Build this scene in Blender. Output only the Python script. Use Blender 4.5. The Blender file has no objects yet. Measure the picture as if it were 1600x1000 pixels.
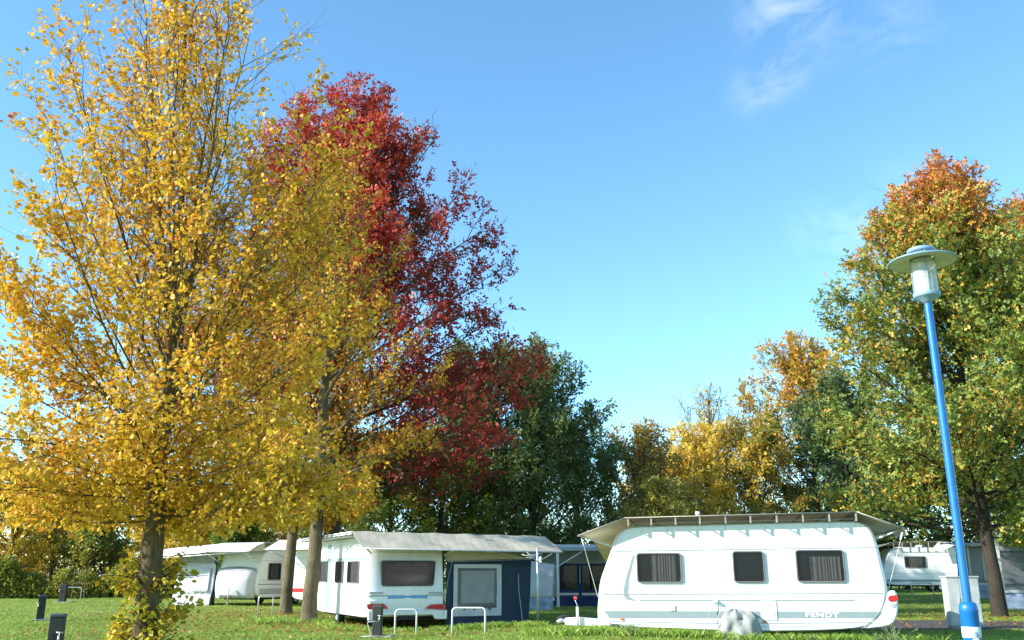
import bpy, math, random
import numpy as np
from mathutils import Vector
R = math.radians
scene = bpy.context.scene
COL = scene.collection
PI = math.pi

# ------------------------------------------------------------ camera, light
CAMH = 1.4
F = 1400.0
PITCH = math.atan(398.0 / F)
cp, sp = math.cos(PITCH), math.sin(PITCH)
cam_d = bpy.data.cameras.new('camera'); cam = bpy.data.objects.new('camera', cam_d); COL.objects.link(cam)
cam.location = (0, 0, CAMH); cam.rotation_euler = (PI / 2 + PITCH, 0, 0)
cam_d.sensor_width = 36; cam_d.lens = F / 1600 * 36; cam_d.clip_start = 0.1; cam_d.clip_end = 3000
scene.camera = cam
scene.render.resolution_x = 1024; scene.render.resolution_y = 640
SUN_EL = 26; SAZ = (-0.95, -0.312)
sd = bpy.data.lights.new('sun', 'SUN'); sd.energy = 5.0; sd.angle = R(0.53); sd.color = (1.0, 0.95, 0.87)
sun = bpy.data.objects.new('sun', sd); COL.objects.link(sun)
ce, se = math.cos(R(SUN_EL)), math.sin(R(SUN_EL))
sun.rotation_euler = Vector((SAZ[0] * ce, SAZ[1] * ce, se)).to_track_quat('Z', 'Y').to_euler()
sun.location = (-30, -10, 30)
w = bpy.data.worlds.new('World'); scene.world = w; w.use_nodes = True
wt = w.node_tree; wn = wt.nodes; wl = wt.links
wn.clear()
wo = wn.new('ShaderNodeOutputWorld'); bg = wn.new('ShaderNodeBackground'); sky = wn.new('ShaderNodeTexSky')
sky.sky_type = 'NISHITA'; sky.sun_disc = False; sky.sun_elevation = R(SUN_EL)
sky.sun_rotation = math.atan2(SAZ[0], SAZ[1]); sky.air_density = 0.85; sky.dust_density = 0.15; sky.ozone_density = 3.0
bg.inputs[1].default_value = 0.15

def cam_dir(px, py):
    u = (px - 800) / F; v = (500 - py) / F
    d = Vector((u, cp - v * sp, sp + v * cp)); return d.normalized()

tc = wn.new('ShaderNodeTexCoord')
mpn = wn.new('ShaderNodeMapping'); mpn.inputs['Scale'].default_value = (7, 2.2, 12); mpn.inputs['Rotation'].default_value = (0.3, 0.5, 0.2)
wl.new(tc.outputs['Generated'], mpn.inputs[0])
nz = wn.new('ShaderNodeTexNoise'); nz.inputs['Scale'].default_value = 2.4; nz.inputs['Detail'].default_value = 8; nz.inputs['Roughness'].default_value = 0.62; nz.inputs['Distortion'].default_value = 0.6
wl.new(mpn.outputs[0], nz.inputs[0])
def wmath(op, a, b=None, c=None):
    n = wn.new('ShaderNodeMath'); n.operation = op
    for i, x in enumerate((a, b, c)):
        if x is None: continue
        if isinstance(x, (int, float)): n.inputs[i].default_value = x
        else: wl.new(x, n.inputs[i])
    return n.outputs[0]
def spot(px, py, rad):
    d = cam_dir(px, py)
    vm = wn.new('ShaderNodeVectorMath'); vm.operation = 'DISTANCE'
    nv = wn.new('ShaderNodeVectorMath'); nv.operation = 'NORMALIZE'; wl.new(tc.outputs['Generated'], nv.inputs[0])
    wl.new(nv.outputs[0], vm.inputs[0]); vm.inputs[1].default_value = d
    mr = wn.new('ShaderNodeMapRange'); mr.interpolation_type = 'SMOOTHSTEP'
    mr.inputs[1].default_value = 0; mr.inputs[2].default_value = rad; mr.inputs[3].default_value = 1; mr.inputs[4].default_value = 0
    wl.new(vm.outputs['Value'], mr.inputs[0]); return mr.outputs[0]
msk = None
for (px, py, rr, k) in ((1215, 15, .07, .8), (1215, 105, .05, .85), (1180, 140, .045, .5), (1270, 20, .08, .6), (1390, 45, .07, .4), (1330, 365, .06, .6), (1270, 375, .06, .4), (1400, 310, .08, .25)):
    m = wmath('MULTIPLY', spot(px, py, rr), k)
    msk = m if msk is None else wmath('MAXIMUM', msk, m)
rmp = wn.new('ShaderNodeMapRange'); rmp.inputs[1].default_value = .42; rmp.inputs[2].default_value = .70
wl.new(nz.outputs[0], rmp.inputs[0])
cl = wmath('MULTIPLY', msk, rmp.outputs[0])
cl = wmath('MULTIPLY', cl, 0.27)
hsv = wn.new('ShaderNodeHueSaturation'); hsv.inputs['Saturation'].default_value = 1.05; hsv.inputs['Value'].default_value = 1.25
hsv.inputs['Hue'].default_value = 0.5
tint = wn.new('ShaderNodeMixRGB'); tint.blend_type = 'MULTIPLY'; tint.inputs[0].default_value = 1; tint.inputs[2].default_value = (0.92, 1.085, 1.02, 1)
wl.new(sky.outputs[0], tint.inputs[1]); wl.new(tint.outputs[0], hsv.inputs['Color'])
mixc = wn.new('ShaderNodeMixRGB'); mixc.inputs[2].default_value = (6.5, 6.6, 7.0, 1)
wl.new(cl, mixc.inputs[0]); wl.new(hsv.outputs[0], mixc.inputs[1])
wl.new(mixc.outputs[0], bg.inputs[0]); wl.new(bg.outputs[0], wo.inputs[0])
scene.view_settings.view_transform = 'Standard'; scene.view_settings.look = 'None'
scene.view_settings.exposure = 1.0; scene.view_settings.gamma = 1; scene.view_settings.use_curve_mapping = False

# ------------------------------------------------------------ helpers
def S(px, py, s):
    u = (px - 800) / F; v = (500 - py) / F
    return Vector((u * s, s * (cp - v * sp), CAMH + s * (sp + v * cp)))
def smooth(a, b, t):
    t = np.clip((t - a) / (b - a), 0, 1); return t * t * (3 - 2 * t)
def gz(x, y):
    x = np.asarray(x, float); y = np.asarray(y, float)
    g = .16 * np.exp(-((x - 3.8) / 5.0) ** 2 - ((y - 20.8) / 3.0) ** 2)
    g = g - .14 * np.exp(-((x + 3.2) / 2.6) ** 2 - ((y - 27) / 3.0) ** 2)
    g = g + .35 * smooth(34, 52, y) * smooth(4, 14, x)
    g = g + .02 * np.sin(x * .9 + y * .3) + .015 * np.sin(y * 1.3 - x * .4)
    return g
def G(px, Y, dz=0.0):
    z = 0.0
    for _ in range(3):
        s = Y * cp + (z - CAMH) * sp; x = (px - 800) / F * s; z = float(gz(x, Y))
    return Vector((x, Y, z + dz))

class Plane:
    """vertical plane through two ground points; local x along it, y behind it"""
    def __init__(s, A, B):
        s.A = Vector((A[0], A[1], 0)); d = Vector((B[0] - A[0], B[1] - A[1], 0)); s.L = d.length; s.d = d.normalized()
        s.n = Vector((-s.d.y, s.d.x, 0)); s.rot = math.atan2(s.d.y, s.d.x)
    def loc(s, px, py, off=0.0):
        u = (px - 800) / F; v = (500 - py) / F
        D = Vector((u, cp - v * sp, sp + v * cp))
        A = s.A + s.n * off - Vector((0, 0, CAMH)) ; A.z = 0
        t = A.dot(s.n) / D.dot(s.n)
        P = D * t
        return ((P - A).dot(s.d), P.z + CAMH)
    def p3(s, px, py, off=0.0):
        x, z = s.loc(px, py, off); return (x, off, z)

def tag(o, label=None, cat=None, group=None, kind=None):
    if label: o['label'] = label
    if cat: o['category'] = cat
    if group: o['group'] = group
    if kind: o['kind'] = kind
    return o
def empty(name, loc=(0, 0, 0), rz=0.0, label=None, cat=None, group=None):
    o = bpy.data.objects.new(name, None); COL.objects.link(o)
    o.location = loc; o.rotation_euler = (0, 0, rz); o.empty_display_size = .3
    return tag(o, label, cat, group)

class MB:
    def __init__(s): s.v = []; s.f = []
    def add(s, vs, fs):
        n = len(s.v); s.v += [tuple(p) for p in vs]; s.f += [tuple(i + n for i in q) for q in fs]; return s
    def box(s, x0, x1, y0, y1, z0, z1):
        x0, x1 = min(x0, x1), max(x0, x1); y0, y1 = min(y0, y1), max(y0, y1); z0, z1 = min(z0, z1), max(z0, z1)
        return s.add([(x0, y0, z0), (x1, y0, z0), (x1, y1, z0), (x0, y1, z0), (x0, y0, z1), (x1, y0, z1), (x1, y1, z1), (x0, y1, z1)],
                     [(0, 3, 2, 1), (4, 5, 6, 7), (0, 1, 5, 4), (1, 2, 6, 5), (2, 3, 7, 6), (3, 0, 4, 7)])
    def prism(s, pts, y0, y1, swap=False):
        """pts (x,z) polygon extruded over y (swap: pts are (y,z), extruded over x)"""
        n = len(pts)
        f = (lambda a, w, z: (w, a, z)) if swap else (lambda a, w, z: (a, w, z))
        vs = [f(a, y0, z) for a, z in pts] + [f(a, y1, z) for a, z in pts]
        fs = [tuple(range(n)), tuple(range(2 * n - 1, n - 1, -1))] + [(i, n + i, n + (i + 1) % n, (i + 1) % n) for i in range(n)]
        return s.add(vs, fs)
    def tube(s, pts, r, sides=8, cap=True):
        pts = [Vector(p) for p in pts]; n = len(pts)
        rs = r if isinstance(r, (list, tuple)) else [r] * n
        base = len(s.v); up = None
        for i, p in enumerate(pts):
            t = (pts[min(i + 1, n - 1)] - pts[max(i - 1, 0)]).normalized()
            if up is None: up = t.orthogonal().normalized()
            up = (up - t * up.dot(t)).normalized(); b = t.cross(up)
            for k in range(sides):
                a = 2 * PI * k / sides
                s.v.append(tuple(p + (up * math.cos(a) + b * math.sin(a)) * rs[i]))
        for i in range(n - 1):
            for k in range(sides):
                a = base + i * sides + k; b2 = base + i * sides + (k + 1) % sides
                s.f.append((a, b2, b2 + sides, a + sides))
        if cap:
            s.f.append(tuple(base + k for k in range(sides))[::-1]); s.f.append(tuple(base + (n - 1) * sides + k for k in range(sides)))
        return s
    def lathe(s, prof, c=(0, 0, 0), sides=32):
        base = len(s.v); n = len(prof)
        for r, z in prof:
            for k in range(sides):
                a = 2 * PI * k / sides; s.v.append((c[0] + r * math.cos(a), c[1] + r * math.sin(a), c[2] + z))
        for i in range(n - 1):
            for k in range(sides):
                a = base + i * sides + k; b = base + i * sides + (k + 1) % sides
                s.f.append((a, b, b + sides, a + sides))
        return s
    def grid(s, pts):
        """pts rows of equal length"""
        n = len(s.v); r = len(pts); c = len(pts[0])
        for row in pts: s.v += [tuple(p) for p in row]
        for i in range(r - 1):
            for j in range(c - 1):
                a = n + i * c + j; s.f.append((a, a + 1, a + c + 1, a + c))
        return s
    def build(s, name, m, parent=None, smooth=False, bevel=0, solid=0, label=None):
        me = bpy.data.meshes.new(name); me.from_pydata(s.v, [], s.f); me.validate(); me.materials.append(m)
        if smooth: me.polygons.foreach_set('use_smooth', [True] * len(me.polygons))
        o = bpy.data.objects.new(name, me); COL.objects.link(o)
        if parent: o.parent = parent
        if solid:
            q = o.modifiers.new('s', 'SOLIDIFY'); q.thickness = solid; q.offset = 0
        if bevel:
            q = o.modifiers.new('b', 'BEVEL'); q.width = bevel; q.segments = 2; q.limit_method = 'ANGLE'; q.angle_limit = R(40)
        if label: o['label'] = label
        return o

def npmesh(name, V, Fc, m, parent=None, smooth=False):
    """V (n,3); Fc (k,4) or (k,3) index array"""
    me = bpy.data.meshes.new(name); k, c = Fc.shape
    me.vertices.add(len(V)); me.vertices.foreach_set('co', np.ascontiguousarray(V, dtype=np.float32).ravel())
    me.loops.add(k * c); me.loops.foreach_set('vertex_index', np.ascontiguousarray(Fc, dtype=np.int32).ravel())
    me.polygons.add(k); me.polygons.foreach_set('loop_start', np.arange(0, k * c, c, dtype=np.int32))
    me.polygons.foreach_set('loop_total', np.full(k, c, dtype=np.int32))
    if smooth: me.polygons.foreach_set('use_smooth', np.ones(k, dtype=bool))
    me.update(calc_edges=True); me.materials.append(m)
    o = bpy.data.objects.new(name, me); COL.objects.link(o)
    if parent: o.parent = parent
    return o

# ------------------------------------------------------------ materials
def newmat(name):
    m = bpy.data.materials.new(name); m.use_nodes = True; nt = m.node_tree
    return m, nt, nt.nodes, nt.links, nt.nodes['Principled BSDF']
def ramp(nt, fac, stops):
    r = nt.nodes.new('ShaderNodeValToRGB'); e = r.color_ramp.elements
    while len(e) < len(stops): e.new(.5)
    for i, (p, c) in enumerate(stops): e[i].position = p; e[i].color = (*c, 1)
    nt.links.new(fac, r.inputs[0]); return r.outputs[0]
def noise(nt, scale, detail=4, rough=.55, vec=None, dist=0):
    n = nt.nodes.new('ShaderNodeTexNoise'); n.inputs['Scale'].default_value = scale; n.inputs['Detail'].default_value = detail
    n.inputs['Roughness'].default_value = rough; n.inputs['Distortion'].default_value = dist
    if vec is None:
        t = nt.nodes.new('ShaderNodeTexCoord'); vec = t.outputs['Object']
    nt.links.new(vec, n.inputs['Vector']); return n.outputs[0]
def mathn(nt, op, a, b=None, c=None):
    n = nt.nodes.new('ShaderNodeMath'); n.operation = op
    for i, x in enumerate((a, b, c)):
        if x is None: continue
        if isinstance(x, (int, float)): n.inputs[i].default_value = x
        else: nt.links.new(x, n.inputs[i])
    return n.outputs[0]
def bump(nt, b, h, st=.3, dist=.02):
    n = nt.nodes.new('ShaderNodeBump'); n.inputs['Strength'].default_value = st; n.inputs['Distance'].default_value = dist
    nt.links.new(h, n.inputs['Height']); nt.links.new(n.outputs[0], b.inputs['Normal'])
def pm(name, col, rough=.5, metal=0, var=.15, scale=3, bmp=0, bscale=30, spec=.5, coat=0):
    m, nt, N, L, b = newmat(name)
    f = noise(nt, scale, 6, .65)
    c0 = tuple(max(0, c * (1 - var)) for c in col); c1 = tuple(min(1, c * (1 + var * .5)) for c in col)
    L.new(ramp(nt, f, [(.3, c0), (.65, c1)]), b.inputs['Base Color'])
    b.inputs['Roughness'].default_value = rough; b.inputs['Metallic'].default_value = metal
    b.inputs['Specular IOR Level'].default_value = spec; b.inputs['Coat Weight'].default_value = coat
    if bmp: bump(nt, b, noise(nt, bscale, 5), bmp, .01)
    return m
def leafmat(name, stops, noise_w=.5, nscale=.35, trans=.35, zramp=None, rough=.5):
    m, nt, N, L, b = newmat(name)
    g = N.new('ShaderNodeNewGeometry')
    f = mathn(nt, 'ADD', mathn(nt, 'MULTIPLY', g.outputs['Random Per Island'], 1 - noise_w),
              mathn(nt, 'MULTIPLY', mathn(nt, 'MULTIPLY_ADD', noise(nt, nscale, 3), 2.2, -.6), noise_w))
    if zramp:
        z0, z1, amt = zramp
        t = N.new('ShaderNodeTexCoord'); sx = N.new('ShaderNodeSeparateXYZ'); L.new(t.outputs['Object'], sx.inputs[0])
        mr = N.new('ShaderNodeMapRange'); mr.inputs[1].default_value = z0; mr.inputs[2].default_value = z1; mr.inputs[3].default_value = 0; mr.inputs[4].default_value = amt
        L.new(sx.outputs[2], mr.inputs[0]); f = mathn(nt, 'ADD', f, mr.outputs[0])
    c = ramp(nt, f, stops)
    L.new(c, b.inputs['Base Color']); b.inputs['Roughness'].default_value = rough; b.inputs['Specular IOR Level'].default_value = .35
    tr = N.new('ShaderNodeBsdfTranslucent'); L.new(c, tr.inputs[0])
    mx = N.new('ShaderNodeMixShader'); mx.inputs[0].default_value = trans
    L.new(b.outputs[0], mx.inputs[1]); L.new(tr.outputs[0], mx.inputs[2]); L.new(mx.outputs[0], N['Material Output'].inputs[0])
    return m
def barkmat(name, c0, c1):
    m, nt, N, L, b = newmat(name)
    t = N.new('ShaderNodeTexCoord'); mp = N.new('ShaderNodeMapping'); mp.inputs['Scale'].default_value = (9, 9, 1.6)
    L.new(t.outputs['Object'], mp.inputs[0])
    f = noise(nt, 3.2, 8, .7, mp.outputs[0]); f2 = noise(nt, 1.7, 4)
    f3 = mathn(nt, 'ADD', mathn(nt, 'MULTIPLY', f, .65), mathn(nt, 'MULTIPLY', f2, .35))
    L.new(ramp(nt, f3, [(.33, c0), (.62, c1)]), b.inputs['Base Color']); b.inputs['Roughness'].default_value = .9; b.inputs['Specular IOR Level'].default_value = .15
    bump(nt, b, f, .8, .03); return m
def clothmat(name, col, trans=.25, var=.2, scale=1.5, rough=.8):
    m, nt, N, L, b = newmat(name)
    f = noise(nt, scale, 7, .7, dist=.5)
    c = ramp(nt, f, [(.3, tuple(x * (1 - var) for x in col)), (.62, col)])
    L.new(c, b.inputs['Base Color']); b.inputs['Roughness'].default_value = rough; b.inputs['Specular IOR Level'].default_value = .25
    bump(nt, b, noise(nt, 5, 4, dist=1), .35, .03)
    if trans:
        tr = N.new('ShaderNodeBsdfTranslucent'); L.new(c, tr.inputs[0])
        mx = N.new('ShaderNodeMixShader'); mx.inputs[0].default_value = trans
        L.new(b.outputs[0], mx.inputs[1]); L.new(tr.outputs[0], mx.inputs[2]); L.new(mx.outputs[0], N['Material Output'].inputs[0])
    return m
def glassmat(name, tint, clear=.5, rough=.05):
    m, nt, N, L, b = newmat(name)
    b.inputs['Base Color'].default_value = (*tint, 1); b.inputs['Roughness'].default_value = rough; b.inputs['Specular IOR Level'].default_value = .3
    bump(nt, b, noise(nt, 2.5, 2), .12, .02)
    tr = N.new('ShaderNodeBsdfTransparent'); tr.inputs[0].default_value = (.8, .82, .85, 1)
    mx = N.new('ShaderNodeMixShader'); mx.inputs[0].default_value = clear
    L.new(b.outputs[0], mx.inputs[1]); L.new(tr.outputs[0], mx.inputs[2]); L.new(mx.outputs[0], N['Material Output'].inputs[0])
    return m

def caravanmat(name, col):
    m, nt, N, L, b = newmat(name)
    t = N.new('ShaderNodeTexCoord'); mp = N.new('ShaderNodeMapping'); mp.inputs['Scale'].default_value = (14, 14, .8)
    L.new(t.outputs['Object'], mp.inputs[0])
    f = noise(nt, 1.0, 6, .6, mp.outputs[0]); f2 = noise(nt, .8, 4)
    k = mathn(nt, 'ADD', mathn(nt, 'MULTIPLY', f, .5), mathn(nt, 'MULTIPLY', f2, .5))
    L.new(ramp(nt, k, [(.32, tuple(c * .86 for c in col)), (.55, col)]), b.inputs['Base Color'])
    b.inputs['Roughness'].default_value = .32; b.inputs['Coat Weight'].default_value = .15
    bump(nt, b, noise(nt, 60, 3), .05, .003); return m
M = dict(
    white=caravanmat('caravan_white', (.80, .81, .80)),
    cream=caravanmat('caravan_offwhite', (.72, .74, .72)),
    palegrey=pm('stripe_grey', (.25, .315, .32), .4, var=.08),
    trim=pm('trim_grey', (.38, .40, .42), .4, var=.15),
    darktrim=pm('dark_trim', (.05, .055, .06), .45, var=.3),
    frame=pm('window_frame_grey', (.16, .15, .17), .45, var=.2),
    metal=pm('galvanised', (.55, .57, .58), .4, .5, var=.25, scale=8),
    whitepaint=pm('white_paint_tube', (.68, .68, .66), .35, var=.2, scale=9),
    alu=pm('aluminium', (.62, .63, .64), .35, .7, var=.15),
    curtain=clothmat('curtain', (.62, .57, .47), .3, .25, 6),
    glass=glassmat('acrylic_pane', (.02, .02, .022), .74),
    darkglass=glassmat('dark_pane', (.010, .012, .018), .35),
    strut=pm('strut_grey', (.34, .32, .27), .5, .2, var=.2),
    tarp=clothmat('canopy_beige', (.67, .62, .49), .30, .30, 1.3),
    tarpw=clothmat('canopy_white', (.78, .78, .76), .12, .12, 1.3),
    cover=clothmat('wheel_cover_cloth', (.34, .35, .33), .1, .25, 4),
    blue=clothmat('tent_blue', (.032, .055, .090), .05, .3, 2),
    darkcloth=clothmat('dark_curtain', (.07, .075, .095), 0, .3, 4),
    navy=clothmat('skirt_navy', (.020, .036, .12), .05, .35, 2),
    greycloth=clothmat('tent_grey', (.36, .37, .38), .15, .2, 2),
    whitecloth=clothmat('tent_white', (.66, .68, .72), .2, .18, 2.5),
    paleblue=clothmat('skirt_pale_blue', (.38, .48, .66), .2, .4, 4),
    meshwin=clothmat('tent_mesh', (.17, .18, .19), .05, .25, 6, .5),
    smoke=pm('smoke_window', (.05, .055, .06), .15, var=.4, scale=2),
    interior=pm('interior_brown', (.06, .045, .035), .9, var=.4),
    red=pm('red_plastic', (.55, .012, .02), .25, var=.2, coat=.4),
    redstripe=pm('red_stripe', (.6, .02, .03), .4, var=.1),
    orange=pm('orange_lens', (.75, .16, .02), .3, var=.1),
    rubber=pm('rubber', (.02, .02, .021), .8, var=.3),
    bluepaint=pm('lamp_blue', (.004, .135, .42), .42, var=.18, scale=6, bmp=.1, bscale=40, coat=.08),
    bluecap=pm('lamp_cap_blue', (.20, .33, .45), .55, var=.25, scale=14),
    lampwhite=pm('lamp_underside', (.62, .60, .52), .5, var=.2, scale=8),
    louvre=pm('lamp_louvre', (.55, .55, .52), .4, .2, var=.2),
    bollard=pm('bollard_green', (.016, .022, .019), .65, var=.35, scale=6, bmp=.2),
    bollardtop=pm('bollard_cap', (.05, .055, .07), .5, var=.3, scale=6),
    concrete=pm('concrete', (.27, .26, .23), .9, var=.3, scale=9, bmp=.4),
    cabinet=pm('cabinet_grey', (.42, .44, .42), .55, var=.25, scale=2.5, bmp=.1),
    seam=pm('seam', (.07, .07, .07), .7, var=.3),
    sticker=pm('sticker', (.72, .74, .76), .5, var=.3, scale=25),
    wood=pm('stake_wood', (.10, .08, .055), .9, var=.4),
    bluestripe=pm('pale_blue_stripe', (.12, .35, .62), .4, var=.1),
)
M['clear'] = (lambda: None)
def clearcyl():
    m, nt, N, L, b = newmat('lamp_glass')
    b.inputs['Base Color'].default_value = (.72, .74, .72, 1); b.inputs['Roughness'].default_value = .12
    f = ramp(nt, noise(nt, 9, 5), [(.35, (.62, .62, .62)), (.7, (.45, .45, .45))])
    tr = N.new('ShaderNodeBsdfTransparent'); mx = N.new('ShaderNodeMixShader')
    L.new(f, mx.inputs[0]); L.new(b.outputs[0], mx.inputs[1]); L.new(tr.outputs[0], mx.inputs[2]); L.new(mx.outputs[0], N['Material Output'].inputs[0])
    return m
M['clear'] = clearcyl()
BARK = barkmat('bark_grey', (.050, .040, .025), (.19, .155, .095))
BARKL = barkmat('bark_linden', (.045, .034, .018), (.165, .125, .065))
BARKX = barkmat('bark_oak', (.018, .015, .012), (.065, .053, .04))
BARKD = barkmat('bark_dark', (.030, .023, .017), (.11, .085, .06))
LM = dict(
    linden=leafmat('leaf_linden', [(.0, (.12, .16, .015)), (.12, (.50, .36, .02)), (.36, (.72, .48, .035)), (.62, (.78, .48, .045)), (.84, (.66, .27, .03)), (1, (.36, .09, .02))], .36, .55, .38, zramp=(2.0, 12.0, .08)),
    lindeng=leafmat('leaf_linden_green', [(.0, (.09, .14, .015)), (.20, (.34, .30, .02)), (.45, (.60, .40, .025)), (.70, (.62, .32, .03)), (.9, (.48, .16, .02)), (1, (.36, .07, .02))], .4, .4, .38, zramp=(2, 15, .25)),
    redoak=leafmat('leaf_red_oak', [(.0, (.05, .08, .018)), (.33, (.09, .08, .02)), (.43, (.30, .038, .022)), (.64, (.45, .04, .03)), (.85, (.60, .09, .045)), (1, (.64, .24, .06))], .55, .28, .34, zramp=(4, 22, .16)),
    green=leafmat('leaf_green', [(.0, (.06, .10, .028)), (.5, (.13, .185, .05)), (.8, (.22, .26, .07)), (1, (.36, .28, .05))], .5, .4, .28),
    greeny=leafmat('leaf_green_yellow', [(.0, (.05, .09, .02)), (.4, (.13, .20, .03)), (.7, (.26, .27, .03)), (1, (.45, .28, .03))], .5, .4, .34),
    oak=leafmat('leaf_oak', [(.0, (.08, .14, .03)), (.38, (.18, .26, .055)), (.66, (.30, .33, .055)), (.80, (.56, .36, .05)), (.93, (.62, .28, .05)), (1.0, (.52, .18, .05))], .34, .32, .34, zramp=(12.2, 17.0, .62)),
    bluegreen=leafmat('leaf_blue_green', [(.0, (.04, .075, .03)), (.6, (.09, .15, .05)), (1, (.20, .21, .055))], .5, .5, .25),
    orange=leafmat('leaf_orange', [(.0, (.10, .16, .03)), (.38, (.19, .24, .04)), (.55, (.36, .30, .04)), (.8, (.58, .32, .04)), (1, (.60, .24, .04))], .5, .38, .34, zramp=(6, 19, .26)),
    yellow=leafmat('leaf_yellow', [(.0, (.28, .28, .035)), (.3, (.62, .46, .05)), (.65, (.80, .56, .09)), (1, (.70, .38, .06))], .45, .5, .42),
    tan=leafmat('leaf_tan', [(.0, (.16, .17, .045)), (.4, (.42, .31, .07)), (.7, (.52, .33, .08)), (1, (.46, .21, .06))], .5, .5, .3),
    olive=leafmat('leaf_olive', [(.0, (.09, .11, .025)), (.4, (.24, .25, .05)), (.75, (.36, .30, .05)), (1, (.46, .27, .05))], .5, .7, .3),
    hedge=leafmat('leaf_hedge', [(.0, (.12, .15, .03)), (.4, (.28, .31, .055)), (.75, (.42, .40, .08)), (1, (.50, .34, .07))], .5, .7, .4),
    shoot=leafmat('leaf_shoot', [(.0, (.10, .15, .02)), (.3, (.34, .34, .03)), (.6, (.60, .44, .03)), (.85, (.62, .27, .025)), (1, (.35, .1, .02))], .45, 1.5, .4),
)

# ------------------------------------------------------------ trees
def nrm(a): return a / np.maximum(np.linalg.norm(a, axis=-1, keepdims=True), 1e-9)
def tubes_np(P, Rr, sides):
    """P (N,K,3), Rr (N,K) -> V, F(quads)"""
    N_, K, _ = P.shape
    T = nrm(np.gradient(P, axis=1))
    ref = np.zeros_like(T); ref[..., 0] = 1; par = np.abs(T[..., 0]) > .9; ref[par] = (0, 1, 0)
    U = nrm(np.cross(T, ref)); B = np.cross(T, U)
    a = np.arange(sides) * 2 * PI / sides
    V = P[:, :, None, :] + Rr[:, :, None, None] * (np.cos(a)[None, None, :, None] * U[:, :, None, :] + np.sin(a)[None, None, :, None] * B[:, :, None, :])
    idx = np.arange(N_ * K * sides).reshape(N_, K, sides)
    a0 = idx[:, :-1, :]; a1 = np.roll(idx, -1, axis=2)[:, :-1, :]; b0 = idx[:, 1:, :]; b1 = np.roll(idx, -1, axis=2)[:, 1:, :]
    return V.reshape(-1, 3), np.stack([a0, a1, b1, b0], -1).reshape(-1, 4)
TPL = {
    'heart': (np.array([(0, 0, 0), (.44, .28, .07), (.36, .68, .05), (0, 1.05, -.05), (-.36, .68, .05), (-.44, .28, .07)]) , [(0, 1, 2, 3), (0, 3, 4, 5)]),
    'diamond': (np.array([(0, 0, 0), (.38, .45, .08), (0, 1, 0), (-.38, .5, .08)]), [(0, 1, 2, 3)]),
    'lobed': (np.array([(0, 0, 0), (.42, .30, .08), (.12, .5, 0), (.30, .85, .06), (0, 1.1, -.04), (-.33, .8, .06), (-.1, .48, 0), (-.42, .26, .08)]), [(0, 1, 2, 6), (0, 6, 7, 0)[:3] + (0,), (2, 3, 4, 6), (4, 5, 6, 4)]),
}
TPL['lobed'] = (np.array([(0, 0, 0), (.45, .30, .08), (.10, .5, 0), (0, .5, .0), (.30, .9, .06), (0, 1.15, -.04), (-.30, .85, .06), (-.10, .5, 0), (-.45, .28, .08)]),
                [(0, 1, 2, 3), (0, 3, 7, 8), (3, 4, 5, 6)])
def leaves_np(pos, d, size, rng, tpl, droop=.2):
    """pos (n,3), d (n,3) growth direction"""
    n = len(pos); T, Fq = TPL[tpl]
    d = nrm(d + rng.normal(0, .55, (n, 3)) + np.array([0, 0, -droop]))
    up = nrm(rng.normal(0, .75, (n, 3)) + np.array([0, 0, .75]))
    x = nrm(np.cross(d, up)); z = np.cross(x, d)
    sc = size * np.clip(rng.normal(.98, .24, n), .45, 1.55)
    V = pos[:, None, :] + sc[:, None, None] * (T[None, :, 0:1] * x[:, None, :] + T[None, :, 1:2] * d[:, None, :] + T[None, :, 2:3] * z[:, None, :])
    k = len(T); base = (np.arange(n) * k)[:, None, None]
    Fc = (base + np.array(Fq)[None]).reshape(-1, 4)
    return V.reshape(-1, 3), Fc
def env_r(env, z):
    zs = [e[0] for e in env]; rs = [e[1] for e in env]
    return np.interp(z, zs, rs, left=0.01, right=0.01)

def spawn(rng, P, L, n, s0, s1, ang, lenf, K, up, minlen=.15):
    """children of polylines P (N,K,3), lengths L (N) -> polylines, lengths, start param, parent index"""
    N_, Kp, _ = P.shape
    pi = np.repeat(np.arange(N_), n); m = len(pi)
    t = s0 + (s1 - s0) * ((np.tile(np.arange(n), N_) + rng.uniform(0, 1, m)) / n)
    f = t * (Kp - 1); i0 = np.minimum(f.astype(int), Kp - 2); fr = (f - i0)[:, None]
    st = P[pi, i0] * (1 - fr) + P[pi, i0 + 1] * fr
    tg = nrm(P[pi, i0 + 1] - P[pi, i0])
    q = nrm(np.cross(tg, nrm(rng.normal(0, 1, (m, 3)))))
    a = np.radians(rng.normal(ang, ang * .22, m))[:, None]
    d = nrm(tg * np.cos(a) + q * np.sin(a) + np.array([0, 0, up]))
    ln = np.maximum(L[pi] * lenf * (1.15 - .6 * t) * rng.uniform(.6, 1.25, m), minlen)
    u = np.linspace(0, 1, K)[None, :, None]
    bend = np.zeros((m, 1, 3)); bend[:, 0, 2] = up * .6
    Q = st[:, None, :] + d[:, None, :] * ln[:, None, None] * u + bend * ln[:, None, None] * u ** 2
    wob = rng.normal(0, .05, (m, K, 3)) * ln[:, None, None] * u; Q = Q + wob
    return Q, ln, t, pi

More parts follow.
